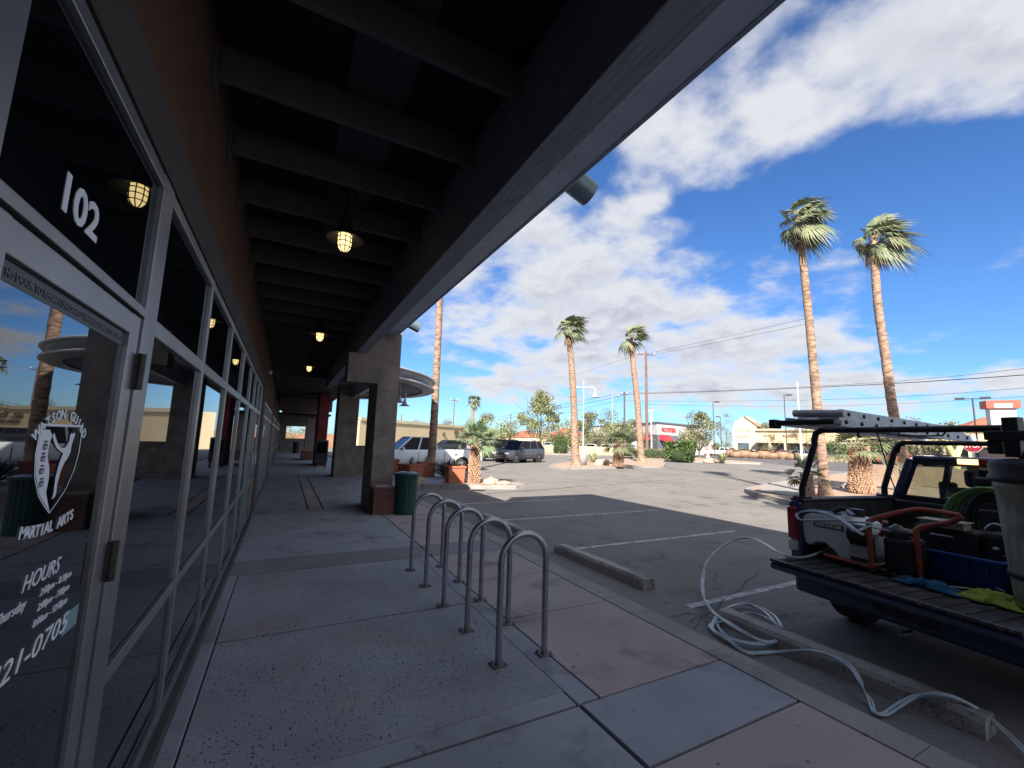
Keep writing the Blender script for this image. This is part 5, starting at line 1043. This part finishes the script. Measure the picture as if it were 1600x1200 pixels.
# ================================================================ VEHICLES
def lofted(b, secs):                      # secs: list of (x, [(y,z)...]) half-sections mirrored
    n = None; rows = []
    for x, pr in secs: rows.append([(x, y, z) for y, z in pr]+[(x, -y, z) for y, z in reversed(pr)])
    m = len(rows[0]); vs = [p for r_ in rows for p in r_]; fs = []
    for i in range(len(rows)-1): fs += [(i*m+j, i*m+(j+1) % m, (i+1)*m+(j+1) % m, (i+1)*m+j) for j in range(m)]
    fs += [tuple(range(m))[::-1], tuple(range((len(rows)-1)*m, len(rows)*m))]
    return b.add(vs, fs, True)
def car(name, label, cat, loc, rz, paint, L_=4.9, Wd=1.9, Ht=1.72, style='suv', group=None, detail=True):
    """front toward local -x"""
    t = thing(name, label, cat, loc, rz, group); w = Wd/2; hx = L_/2; r = .37 if style != 'sedan' else .33
    hood = .98 if style != 'sedan' else .85; belt = hood+.12; lo = .28
    secs = []
    prof = {'suv': [(-1, .55, hood-.28), (-.96, .4, hood-.10), (-.85, lo, hood-.02), (-.45, lo, hood+.06), (-.40, lo, belt), (.2, lo, belt+.02), (.85, lo, belt+.05), (.96, .36, belt+.02), (1, .5, belt-.15)],
            'sedan': [(-1, .5, hood-.25), (-.95, .35, hood-.1), (-.8, lo, hood-.02), (-.42, lo, hood+.06), (.3, lo, belt), (.6, lo, belt+.02), (.9, .3, belt), (1, .5, belt-.2)],
            'pickup': [(-1, .55, hood-.15), (-.97, .45, hood+.02), (-.88, lo+.05, hood+.10), (-.52, lo+.05, hood+.14), (.15, lo+.05, belt+.06), (.18, lo+.05, belt+.06), (.96, lo+.1, belt+.06), (1, .5, belt+.04)]}[style]
    for (fx, zb, zt) in prof:
        k = 1 if abs(fx) < .9 else (.93 if abs(fx) < .98 else .84)
        secs.append((fx*hx, [(w*k*.86, zb), (w*k*.97, zb+.08), (w*k, (zb+zt)/2), (w*k*.97, zt-.10), (w*k*.90, zt)]))
    b = lofted(MB(), secs); body = b.build('body', paint, t)
    g = {'suv': (-.47, -.16, .78, .97), 'sedan': (-.42, -.10, .42, .78), 'pickup': (-.50, -.26, .10, .17)}[style]
    bw, tw = w*.90, w*.72; zb_ = belt-.03; zt_ = Ht
    pts = [(g[0]*hx, bw, zb_), (g[3]*hx, bw, zb_), (g[2]*hx, tw, zt_-.05), (g[1]*hx, tw, zt_-.05)]
    for s in (1, -1):
        MB().quad(*[(x, s*y, z) for x, y, z in pts]).build('side_window', cglass, t)
    MB().quad((g[0]*hx, bw, zb_), (g[0]*hx, -bw, zb_), (g[1]*hx, -tw, zt_-.05), (g[1]*hx, tw, zt_-.05)).build('windshield', cglass, t)
    MB().quad((g[3]*hx, bw, zb_), (g[3]*hx, -bw, zb_), (g[2]*hx, -tw, zt_-.05), (g[2]*hx, tw, zt_-.05)).build('rear_window', cglass, t)
    MB().box(g[1]*hx-.02, g[2]*hx+.03, -tw-.02, tw+.02, zt_-.055, zt_).build('roof', paint, t, bevel=.025)
    for s in (1, -1):
        xs = [(g[0]*hx, g[1]*hx), (g[3]*hx, g[2]*hx)]
        n = {'suv': 2, 'sedan': 1, 'pickup': 1}[style]
        for k in range(1, n+1):
            f = k/(n+1) if style != 'suv' else (.42, .74)[k-1]
            xs.append((g[0]*hx+(g[3]-g[0])*hx*f, g[1]*hx+(g[2]-g[1])*hx*(f if style == 'suv' else f*.9)))
        for (xa, xb) in xs: MB().bar((xa, s*(bw+.005), zb_), (xb, s*(tw+.005), zt_-.03), .075, .03, up=(0, 1, 0)).build('pillar', paint, t)
        if detail:
            for f in (.30, .62) if style != 'pickup' else (.42, .64):
                MB().box(-hx+L_*f-.008, -hx+L_*f+.008, s*w*.985 if s > 0 else -w*1.003, s*w*.985+.01 if s > 0 else -w*.985, .42, belt-.1).build('door_gap', black_m, t)
                MB().box(-hx+L_*f+.55, -hx+L_*f+.75, min(s*w*.98, s*(w*.98+.04)), max(s*w*.98, s*(w*.98+.04)), belt-.2, belt-.165).build('door_handle', black_m if style == 'pickup' else galv, t)
            a, c = sorted((s*(w*.96), s*(w*1.0+.17))); MB().box(g[0]*hx+.22, g[0]*hx+.34, a, c, belt+.0, belt+.16).build('mirror', paint, t, bevel=.03)
    for s in (1, -1):
        a, c = sorted((s*w*.45, s*w*.86)); MB().box(-hx*.985-.02, -hx*.90, a, c, hood-.30, hood-.16).build('headlight', clear_l, t, bevel=.02)
        a, c = sorted((s*w*.62, s*w*.88)); MB().box(hx*.93, hx*.99+.02, a, c, belt-.32, belt-.08).build('tail_light', red_l, t, bevel=.02)
        MB().box(-hx*.9, hx*.9, min(s*w*.93, s*w*1.0), max(s*w*.93, s*w*1.0), .27, .36).build('rocker_panel', black_m, t)
        for xf in (-.62, .60):
            x = xf*hx; MB().lathe([(0, s*w*.60), (r*1.16, s*w*.60), (r*1.16, s*(w*.99+.006)), (r*1.02, s*(w*.99+.006)), (r*1.0, s*w*.62)], (x, 0, r), 24, 'Y').build('wheel_arch', black_m, t)
            wheel(t, x, s*(w-.10), r, .22, s)
    MB().box(-hx-.01, -hx*.97, -w*.42, w*.42, hood-.34, hood-.16).build('grille', black_m, t, bevel=.01)
    MB().box(-hx-.02, -hx*.95, -w*.8, w*.8, .36, .56).build('bumper', black_m if style != 'pickup' else galv, t, bevel=.03)
    if style == 'pickup':
        MB().box(.20*hx, .94*hx, -w*.78, w*.78, belt+.055, belt+.066).build('bed_opening', black_m, t)
    return t
charc = pm('charcoal_paint', (.055, .06, .075), rough=.25, coat=.6, spec=.5); blk = pm('black_car_paint', (.012, .014, .016), rough=.2, coat=.7)
wht = pm('white_car_paint', (.74, .76, .80), rough=.25, coat=.5); silv = pm('silver_car_paint', (.45, .46, .48), rough=.3, metal=.5); redc = pm('red_car_paint', (.30, .04, .03), rough=.3, coat=.5); bluc = pm('grey_blue_paint', (.10, .13, .18), rough=.3, coat=.5)
a, c = G(786, 724.5), G(858, 722); v = c-a; mid = (a+c)/2; n_ = Vector((-v.y, v.x, 0)).normalized()
car('suv', 'dark charcoal SUV parked broadside beyond the plaza, facing left', 'suv', mid+n_*.9, math.atan2(v.y, v.x), charc, 5.0, 1.95, 1.78)
a, c = G(735, 718.5), G(820, 718); v = c-a
car('suv', 'black SUV behind the charcoal one, half hidden by the small palm', 'suv', G(769, 720.5)+Vector((.2, .8, 0)), math.atan2(v.y, v.x), blk, 5.2, 2.0, 1.85)
car('parked_pickup', 'white pickup behind the terracotta planters, facing left', 'pickup truck', (6.75, 23.2, -.15), R(4), wht, 6.7, 1.95, 1.82, 'pickup')
gc = 'cars parked in the far lots'
for (px, d, rz, m, st, lb) in ((700, 56, 10, blk, 'suv', 'dark car just over the white pickup bed'), (735, 60, 10, silv, 'sedan', 'silver car peeking past the small palm'), (925, 76, 35, wht, 'pickup', 'white pickup truck parked left of the young palm, beyond the tan wall'), (948, 80, 35, wht, 'suv', 'white van-like car right of the far white pickup'),
        (858, 100, 30, wht, 'suv', 'white car in the far row before the red roofs, at left'), (867, 103, 30, silv, 'sedan', 'silver car in the far row'), (878, 106, 30, wht, 'suv', 'white car in the far row nearest the tall palm'), (836, 98, 30, blk, 'sedan', 'dark car roof above the charcoal SUV'),
        (1121, 96, -60, wht, 'suv', 'white SUV parked left of the gabled shop'), (1133, 104, -60, silv, 'sedan', 'silver car behind the white SUV by the gabled shop'), (1164, 100, -40, bluc, 'sedan', 'blue-grey car under the gabled shop arch'), (1190, 100, -40, blk, 'suv', 'black car in front of the second shop'),
        (1200, 98, -40, redc, 'sedan', 'dark red car beside the black one at the shops'), (1240, 94, -40, bluc, 'suv', 'blue-grey SUV left of the signal pole'), (1312, 86, -40, wht, 'suv', 'white SUV seen under the ladder'), (1370, 84, -40, silv, 'suv', 'silver car seen between the rack posts'),
        (1390, 82, -40, redc, 'suv', 'dark red car seen between the rack posts'), (1440, 80, -40, wht, 'sedan', 'white car seen above the truck cab'), (1470, 82, -40, blk, 'suv', 'black car seen above the truck cab')):
    car('parked_car', lb, 'car', hz(px, d), R(rz), m, 4.7, 1.85, 1.6 if st != 'sedan' else 1.45, st, gc, detail=False)
# ================================================================ FAR BUILDINGS
tile_m = brick('clay_roof_tiles', (.46, .14, .08), (.40, .11, .06), (.25, .08, .05), .35, .5, .04)
darkglass = pm('dark_shop_glass', (.05, .07, .085), (.09, .12, .14), scale=.6, rough=.15, spec=.8)
cream_w = pm('cream_wall', (.60, .49, .31), (.55, .445, .28), scale=.3, rough=.9)
cream_l = pm('light_cream_wall', (.58, .50, .34), (.53, .455, .31), scale=.3, rough=.9)
def wall_prism(b, p, q, thick, z0, z1):   # vertical slab from p to q going back by thick (away from camera)
    p, q = Vector(p[:2]), Vector(q[:2]); d = (q-p).normalized(); n = Vector((-d.y, d.x))
    if n.dot((p+q)/2) < 0: n = -n
    P = [p, q, q+n*thick, p+n*thick]; vs = [(v.x, v.y, z0) for v in P]+[(v.x, v.y, z1) for v in P]
    return b.add(vs, [(0, 1, 2, 3), (4, 5, 6, 7), (0, 1, 5, 4), (1, 2, 6, 5), (2, 3, 7, 6), (3, 0, 4, 7)])
def on(p, q, f, out=.0, z=0):             # point on a facade, out = towards the camera
    p, q = Vector(p[:2]), Vector(q[:2]); d = (q-p).normalized(); n = Vector((-d.y, d.x))
    if n.dot((p+q)/2) > 0: n = -n
    c = p+(q-p)*f+n*out; return Vector((c.x, c.y, z))
# cream building behind the white pickup
A, B = azim(560, 52), azim(778, 84)
cb_ = thing('cream_building', 'long low cream building with a sign behind the white pickup', 'building', A)
wall_prism(MB(), A, B, 3, -.15, 3.6).build('wall', cream_w, cb_, world=True)
wall_prism(MB(), on(A, B, 0, .12), on(A, B, 1, .12), .4, 3.4, 3.78).build('parapet_cap', cream_l, cb_, world=True)
text_mesh('KID - TOWN', .85, pm('sign_letters', (.10, .07, .05), rough=.7), frameM(on(A, B, .62, .06, 2.45), B-A), 'lettering', cb_, extrude=.03)
text_mesh('PEDIATRIC DENTISTRY', .42, MATS['sign_letters'], frameM(on(A, B, .62, .06, 1.95), B-A), 'lettering', cb_, extrude=.03)
MB().lathe([(0, -.03), (.35, -.03), (.35, .03), (0, .03)], tuple(on(A, B, .47, .08, 2.35)), 4, 'Y').build('sign_emblem', MATS['sign_letters'], cb_, world=True)
# red roofed houses
hm = 'low red-roofed houses on the horizon'
def house(px, d, w, dp, hw, hr, rz, label):
    c = azim(px, d); t = thing('red_roof_house', label, 'house', c, rz, hm)
    MB().box(-w/2, w/2, -dp/2, dp/2, 0, hw).build('wall', cream_l, t)
    b = MB(); o_ = .4; b.add([(-w/2-o_, -dp/2-o_, hw), (w/2+o_, -dp/2-o_, hw), (w/2+o_, dp/2+o_, hw), (-w/2-o_, dp/2+o_, hw), (-w/2+dp*.4, 0, hw+hr), (w/2-dp*.4, 0, hw+hr)], [(0, 1, 5, 4), (1, 2, 5), (2, 3, 4, 5), (3, 0, 4), (0, 3, 2, 1)])
    b.build('roof', tile_m, t)
    for x in (-w*.25, w*.2): MB().box(x-.7, x+.7, -dp/2-.03, -dp/2-.001, 1, 2.2).build('window', darkglass, t)
house(792, 150, 13, 10, 2.9, 1.6, R(-20), 'red-roofed house behind the thin pole, left of the yellow-green tree')
house(822, 165, 11, 10, 3.2, 2.6, R(-20), 'red-roofed house behind the trunk of the yellow-green tree')
house(855, 170, 16, 10, 3.0, 2.0, R(-25), 'red-roofed house right of the yellow-green tree')
house(884, 140, 12, 12, 3.8, 2.6, R(-30), 'larger red-roofed house just left of the tall island palm')
house(1560, 120, 13, 13, 6.0, 2.9, R(-60), 'building with a red tiled hip roof left of the white sign tower')
# tan block walls along the back road
def low_wall(name, label, pxs, d0, d1, h, m, thick=.3, z0=-.15, grp=None):
    A, B = azim(pxs[0], d0), azim(pxs[1], d1); mid = (A+B)/2; o = wall_prism(MB(), A, B, thick, z0, z0+h).build(name, m, loc=(mid.x, mid.y, z0)); tag(o, label, 'wall', grp); return o
tanb = brick('tan_block', (.60, .42, .27), (.54, .37, .24), (.42, .30, .20), .6, .3, .01, bump=.2)
low_wall('block_wall', 'tan block wall behind the island, right of the tall palm', (905, 1000), 66, 64, 1.25, tanb)
low_wall('block_wall', 'tan block wall left of the tall island palm, behind the charcoal SUV', (838, 872), 70, 67, 1.15, tanb)
low_wall('block_wall', 'tan block wall in front of the white restaurant', (1000, 1046), 72, 70, 1.1, tanb)
low_wall('block_wall', 'low tan wall across the street before the gabled shop', (1137, 1262), 88, 86, 1.0, tanb)
low_wall('block_wall', 'low tan wall across the street behind the rack post', (1290, 1322), 84, 83, 1.0, tanb)
low_wall('block_wall', 'brown block wall right of the stop sign', (1528, 1600), 60, 52, 2.2, brick('brown_block', (.42, .27, .2), (.36, .23, .17), (.28, .19, .14), .4, .2, .012))
low_wall('sign_wall', 'thick sandy monument wall on the verge behind the thick blond palm', (1334, 1520), 31, 29, 1.05, gravel_m, .6)
# white restaurant
A, C, B = azim(985, 96), azim(1027, 84), azim(1100, 100)
rs = thing('restaurant', 'white and dark grey restaurant with red awnings beyond the utility pole', 'building', C)
hz_ = 5.7
wp = pm('restaurant_white', (.60, .585, .57), rough=.8); gp_ = pm('restaurant_grey', (.13, .15, .17), (.11, .125, .145), scale=.5, rough=.8); rd = pm('awning_red', (.62, .03, .05), rough=.8)
poly = [A, C, B, B+Vector((8, 14, 0)), A+Vector((2, 16, 0))]
def pz(b, pts, z0, z1): n = len(pts); return b.add([(p.x, p.y, z0) for p in pts]+[(p.x, p.y, z1) for p in pts], [tuple(range(n)), tuple(range(n, 2*n))]+[(i, (i+1) % n, n+(i+1) % n, n+i) for i in range(n)])
pz(MB(), poly, 3.55, hz_).build('wall', wp, rs, world=True); pz(MB(), poly, -.15, 3.545).build('lower_wall', gp_, rs, world=True)
cxy = sum((Vector(p) for p in poly), Vector())/5
pz(MB(), [p+(p-cxy).normalized()*.35 for p in poly], hz_, hz_+.22).build('roof_edge', gp_, rs, world=True)
wall_prism(MB(), on(C, B, .55, .03), on(C, B, 1, .03), .2, -.15, 3.0).build('side_wall', wp, rs, world=True)
text_mesh('ROOSTERS', 1.15, pm('sign_red', (.50, .05, .05), rough=.6), frameM(on(C, B, .22, .08, 4.15), B-C), 'lettering', rs, extrude=.05, width=5.0, offset=.02)
def awning(p, q, f0, f1, z):
    a0, a1 = on(p, q, f0, .05, z), on(p, q, f1, .05, z); b0, b1 = on(p, q, f0, 1.0, z-.95), on(p, q, f1, 1.0, z-.95); v = Vector((0, 0, -.25))
    MB().add([a0, a1, b1, b0, b1+v, b0+v, a0+v*4, a1+v*4], [(0, 1, 2, 3), (3, 2, 4, 5), (0, 3, 5, 6), (1, 7, 4, 2)]).build('awning', rd, rs, world=True)
awning(C, B, .04, .22, 3.6); awning(A, C, .50, .82, 3.6)
wall_prism(MB(), on(C, B, .10, .06), on(C, B, .26, .06), .1, .7, 1.9).build('window', darkglass, rs, world=True)
for f in (.285, .36, .44): wall_prism(MB(), on(C, B, f, .06), on(C, B, f+.05, .06), .1, .75, 1.9).build('poster', pm('poster_pink', (.75, .62, .66), rough=.7), rs, world=True)
wall_prism(MB(), on(A, C, .3, .05), on(A, C, .62, .05), .1, .8, 2.0).build('window', darkglass, rs, world=True)
for k, px in enumerate((1011, 1026, 1033)):
    q = azim(px, 76); b = MB().lathe([(0, 0), (.28, 0), (.28, .8), (.26, .95), (0, .98)], n=10); o = b.build('bollard', white_m); o.location = q; tag(o, ['white bollard left of the utility pole', 'white bollard right of the utility pole', 'wide white bollard by the restaurant window'][k], 'bollard', 'white bollards before the restaurant')
q = azim(990, 70); t = thing('satellite_dish', 'small white dish behind the right island palm', 'dish', q); MB().tube([(0, 0, 0), (0, 0, 1.0)], .08, 6).build('pole', black_m, t)
MB().lathe([(0, .1), (.5, .02), (.9, -.2), (.88, -.24), (0, 0)], (0, -.1, 1.4), 18, 'Y').build('dish', white_m, t)
# cream plaza with gable
A, G1, B = azim(1141, 103), azim(1183, 102), azim(1660, 96)
pl = thing('shop_row', 'long cream shop row with a gabled end and dark windows across the street', 'building', G1)
wall_prism(MB(), on(A, G1, .1), G1, 14, -.15, 6.0).build('wall', cream_l, pl, world=True)
d_ = (G1-A).normalized(); w_ = (G1-A).length
gb = MB(); n0 = on(A, G1, .1); pts = [(0, 6.0), (.12, 7.0), (.35, 7.9), (.48, 8.15), (.62, 7.9), (.9, 6.2), (.9, 6.0)]
vs = []
for dd_ in (0, 1.0):
    for f, z in pts:
        p = on(A, G1, .1+f, -dd_*6+.02, z); vs.append(p)
m_ = len(pts); gb.add(vs, [tuple(range(m_)), tuple(range(m_, 2*m_))]+[(i, (i+1) % m_, m_+(i+1) % m_, m_+i) for i in range(m_)]); gb.build('gable', cream_l, pl, world=True)
gb = MB(); vs = []
for dd_ in (-.3, 6.2):
    for f, z in [(.46, 8.35), (.98, 6.15), (.98, 5.95), (.48, 8.1)]: vs.append(on(A, G1, .1+f, -dd_, z))
gb.add(vs, [(0, 1, 2, 3), (4, 5, 6, 7), (0, 1, 5, 4), (1, 2, 6, 5), (2, 3, 7, 6), (3, 0, 4, 7)]); gb.build('roof', pm('brown_roof', (.33, .2, .14), rough=.9), pl, world=True)
wall_prism(MB(), on(G1, B, 0), B, 16, -.15, 5.2).build('wall', cream_w, pl, world=True)
wall_prism(MB(), on(G1, B, 0, .5), on(G1, B, 1, .5), 1.2, 5.2, 5.55).build('cornice', cream_l, pl, world=True)
wall_prism(MB(), on(G1, B, 0, 1.8), on(G1, B, 1, 1.8), 1.8, 2.75, 3.0).build('shop_canopy', cream_l, pl, world=True)
wall_prism(MB(), on(A, G1, .28, .04), on(A, G1, .70, .04), .2, -.1, 2.6).build('window', darkglass, pl, world=True)
for i in range(14):
    f = .01+i*.07; wall_prism(MB(), on(G1, B, f+.006, .04), on(G1, B, f+.058, .04), .2, .0, 2.6).build('window', darkglass, pl, world=True)
    wall_prism(MB(), on(G1, B, f+.060, 1.8), on(G1, B, f+.069, 1.8), .6, -.15, 2.75).build('column', cream_l, pl, world=True)
sl = pm('dark_sign_letters', (.22, .06, .07), rough=.7)
text_mesh('LITTLE', .9, pm('grey_sign_letters', (.25, .22, .22), rough=.7), frameM(on(A, G1, .48, .06, 5.0), G1-A), 'lettering', pl, extrude=.04)
text_mesh('MARKET', .75, MATS['grey_sign_letters'], frameM(on(A, G1, .48, .06, 3.7), G1-A), 'lettering', pl, extrude=.04)
text_mesh('NAILS', .8, sl, frameM(on(G1, B, .06, .06, 3.9), B-G1), 'lettering', pl, extrude=.04)
text_mesh('BARBER', .75, sl, frameM(on(G1, B, .155, .06, 3.9), B-G1), 'lettering', pl, extrude=.04)
# white sign tower with orange cap
P0 = azim(1569, 74); a0 = math.atan2(P0.y, P0.x)
st = thing('sign_tower', 'white sign tower with orange-red cap above the near post of the ladder rack', 'sign', P0, a0-math.pi/2+R(18)); st.scale = (.62, .62, .81)
MB().box(-1.65, 1.65, -1.0, 1.0, 0, 8.7).build('tower', pm('tower_white', (.56, .58, .58), rough=.6), st)
MB().box(-2.2, 2.2, -1.5, 1.5, 8.7, 9.8).build('cap', pm('orange_red', (.50, .085, .05), rough=.6), st)
MB().box(-1.2, 1.1, -1.53, -1.505, 8.8, 9.3).build('cap_panel', vinyl, st)
for k in range(6): MB().box(.35, 1.35, -1.03, -1.005, 3.0+k*.8, 3.45+k*.8).build('tenant_panel', pm('tenant_panel', (.5, .48, .48), (.35, .3, .3), scale=2, rough=.7), st)
# stop sign
P0 = W(1520, 696, 27); a0 = math.atan2(P0.y, P0.x)
ss = thing('stop_sign', 'red octagonal stop sign seen under the ladder rack above the truck cab', 'traffic sign', (P0.x, P0.y, -.15), a0-math.pi/2)
zc = P0.z+.15; rr = .31
oc = [(rr*math.cos(math.pi/8+k*math.pi/4), zc+rr*math.sin(math.pi/8+k*math.pi/4)) for k in range(8)]
MB().prism(oc, -.012, .0, 'XZ').build('sign_plate', pm('sign_border', (.4, .4, .4), rough=.4), ss)
o2_ = [(x*.94, zc+(z-zc)*.94) for x, z in oc]; MB().prism(o2_, -.016, -.0125, 'XZ').build('sign_face', pm('stop_red', (.20, .012, .022), rough=.4), ss)
text_mesh('STOP', .27, pm('sign_white', (.42, .42, .42), rough=.5), frameM((0, -.0175, zc-.09), (1, 0, 0)), 'lettering', ss, world=False, width=.48, offset=.006)
MB().box(-.025, .025, .001, .03, 0, zc+.3).build('pole', galv, ss)
# yellow pruned tree stump and red-white feather banner
P0 = azim(1490, 50); t = thing('pruned_tree', 'pale yellow Y-shaped pruned tree trunk left of the stop sign', 'tree', P0)
MB().tube([(0, 0, 0), (0, 0, 1.5), (-.9, .2, 2.6)], [.3, .25, .2], 8).tube([(0, 0, 1.4), (.8, -.2, 2.6)], [.22, .2], 8).build('trunk', pm('yellow_bark', (.62, .60, .25), (.5, .48, .2), scale=3, rough=.9), t)
P0 = G(1103, 719, 0); t = thing('feather_banner', 'small leaning red and white banner by the roadside boulder', 'banner', P0, R(-35)); t.scale = (.6, .6, .6)
MB().tube([(0, 0, 0), (.15, 0, 1.4), (.6, 0, 3.0), (1.3, 0, 3.8)], .04, 6).build('pole', galv, t)
b = MB(); b.prism([(.05, .5), (.7, .55), (1.1, 2.3), (1.5, 3.6), (1.3, 3.8), (.6, 3.0), (.15, 1.4)], -.01, .01, 'XZ'); b.build('flag', pm('banner_cloth', (.55, .06, .08), (.75, .70, .70), scale=1.6, rough=.8, lo=.45, hi=.55), t)
# ================================================================ POLES, LAMPS, WIRES
def lamp_post(label, p, h, heads, m, r=.09, kind='box', rz=0, base=None):
    t = thing('street_lamp', label, 'lamp post', p, rz)
    MB().tube([(0, 0, 0), (0, 0, h)], [r, r*.7], 10).build('pole', m, t)
    if base: MB().lathe([(0, 0), (base[0], 0), (base[0]*.95, base[1]), (0, base[1])], n=16).build('base', kerb_c, t)
    for x in heads:
        if kind == 'box':
            MB().box(min(0, x), max(0, x), -.04, .04, h-.08, h).build('arm', m, t); MB().box(x-.45, x+.45, -.3, .3, h-.12, h+.12).build('lamp_head', m, t, bevel=.04)
        else:
            zt = h-.55; s = 1 if x > 0 else -1
            MB().tube([(0, 0, zt), (x*.8, 0, zt+.03), (x, 0, zt-.08), (x, 0, zt-.2)], .05, 8).build('arm', m, t)
            bell(t, o=(x, 0, zt-.70), s=1.5, m=m)
    return t
q = G(911, 726, 0); lamp_post('white twin bell street lamp on the island, its concrete base next to the tall palm', (q.x, q.y, 0), 6.3, (.85, -.85), pm('lamp_grey', (.46, .47, .50), (.4, .41, .44), scale=3, rough=.5), .055, 'bell', math.atan2(q.y, q.x)-math.pi/2, (.27, .75))
D_ = pm('dark_pole', (.06, .05, .05), rough=.6); Wd_ = pm('pole_wood', (.20, .12, .10), (.14, .09, .075), scale=3, rough=.95)
def lp(px, ytop, d, heads, label, m=D_, r=.10, dz=0):
    p = azim(px, d); hgt = W(px, ytop, d).z+.15; return lamp_post(label, p, hgt, heads, m, r, 'box', math.atan2(p.y, p.x)-math.pi/2+dz)
lp(1116, 628, 92, (.7,), 'tall dark parking-lot lamp between the open tree and the gabled shop'); lp(1127, 651, 112, (-.6,), 'smaller dark lamp just right of the tall parking-lot lamp')
lp(1229, 617, 88, (.7,), 'dark parking-lot lamp left of the white signal pole'); lp(1527, 622, 78, (-1.1, 1.1), 'dark twin-headed parking-lot lamp left of the sign tower', r=.11)
lp(873, 645, 105, (.5,), 'dark lamp post behind the tall island palm, left side', r=.08); lp(957, 617, 84, (.9,), 'thin tan street lamp left of the dark utility pole', pm('tan_pole', (.45, .34, .22), rough=.8), .08)
lp(1018, 642, 80, (.01,), 'slim white pole right beside the brown utility pole', white_m, .12)
def util(px, pyt, pyb, d, label, m, r, arm=0, name='utility_pole'):
    p = azim(px, d); zt = W(px, pyt, d).z; t = thing(name, label, 'utility pole', p, math.atan2(p.y, p.x)-math.pi/2+.5)
    MB().tube([(0, 0, 0), (0, 0, zt+.15)], [r, r*.65], 10).build('pole', m, t)
    if arm:
        MB().box(-arm, arm, -.06, .06, zt-.4, zt-.25).build('crossarm', m, t)
        for x in (-arm+.1, 0, arm-.1): MB().lathe([(0, 0), (.06, 0), (.08, .1), (.04, .3), (0, .3)], (x, 0, zt-.249), 8).build('insulator', white_m, t)
    return t
util(1011, 549, 700, 66, 'tall brown wooden utility pole with a crossarm before the restaurant', Wd_, .24, 1.5)
util(976, 612, 690, 78, 'dark utility pole where the low wires meet, left of the right island palm', pm('dark_wood', (.10, .075, .075), rough=.95), .2, .6)
util(1251, 596, 700, 82, 'white steel signal pole behind the first tall palm', white_m, .16, 0, 'signal_pole')
util(707, 622, 660, 90, 'distant thin utility pole above the cream building', Wd_, .14, .9); util(625, 648, 665, 88, 'distant thin pole left above the cream building', Wd_, .13)
util(797, 646, 690, 98, 'thin brown utility pole left of the yellow-green tree', Wd_, .16)
wires = [((1700, 562, 62), (1320, 601, 75), (976, 614, 78), .022), ((1700, 578, 60), (1300, 604, 74), (976, 616, 78), .045), ((1700, 596, 62), (1300, 624, 74), (976, 626, 78), .02), ((976, 614, 78), (880, 632, 90), (700, 668, 118), .03), ((976, 617, 78), (880, 637, 90), (700, 670, 118), .035),
         ((1011, 553, 66), (960, 566, 78), (890, 590, 100), .018), ((1011, 553, 66), (1130, 527, 60), (1262, 497, 52), .018), ((1011, 556, 66), (1130, 533, 60), (1262, 506, 52), .018), ((976, 622, 78), (870, 648, 95), (790, 660, 120), .02), ((1700, 612, 62), (1300, 634, 74), (1011, 632, 66), .015)]
lbw = ['topmost long wire crossing behind the two tallest palms', 'thick dark wire crossing behind the two tallest palms', 'thin third wire below the thick one', 'upper wire running left from the dark utility pole', 'thick lower wire running left from the dark utility pole', 'faint high wire going left from the brown utility pole', 'faint high wire going right to the tall palm', 'second faint high wire going right to the tall palm', 'lowest thin wire left of the island lamp', 'lowest faint wire across the right side']
for (a, m_, c, r_), lb in zip(wires, lbw):
    A_, M_, C_ = W(*a), W(*m_), W(*c); pts = [A_*(1-t)**2+(M_*2-(A_+C_)/2)*2*t*(1-t)+C_*t*t for t in [i/24 for i in range(25)]]
    o = MB().tube(pts, r_, 5).build('power_line', pm('wire_black', (.02, .02, .022), rough=.6), loc=A_); tag(o, lb, 'wire', 'overhead power lines')
# scenery seen through the far end of the walkway
sw = MB().box(-4, 9, 0, .3, 0, 1.9).build('street_wall', pm('orange_wall', (.26, .10, .06), (.32, .22, .14), scale=.5, rough=.9)); sw.location = (.5, 66, -.15); tag(sw, 'orange-brown wall seen in the bright opening at the far end of the walkway', 'wall')
tree('mesquite_tree', 'small tree in the bright opening at the far end of the walkway', (1.2, 62, -.15), 3.6, 3.5, leaf_o, 71, ncl=12, nl=40, ls=.12, tr=.08)
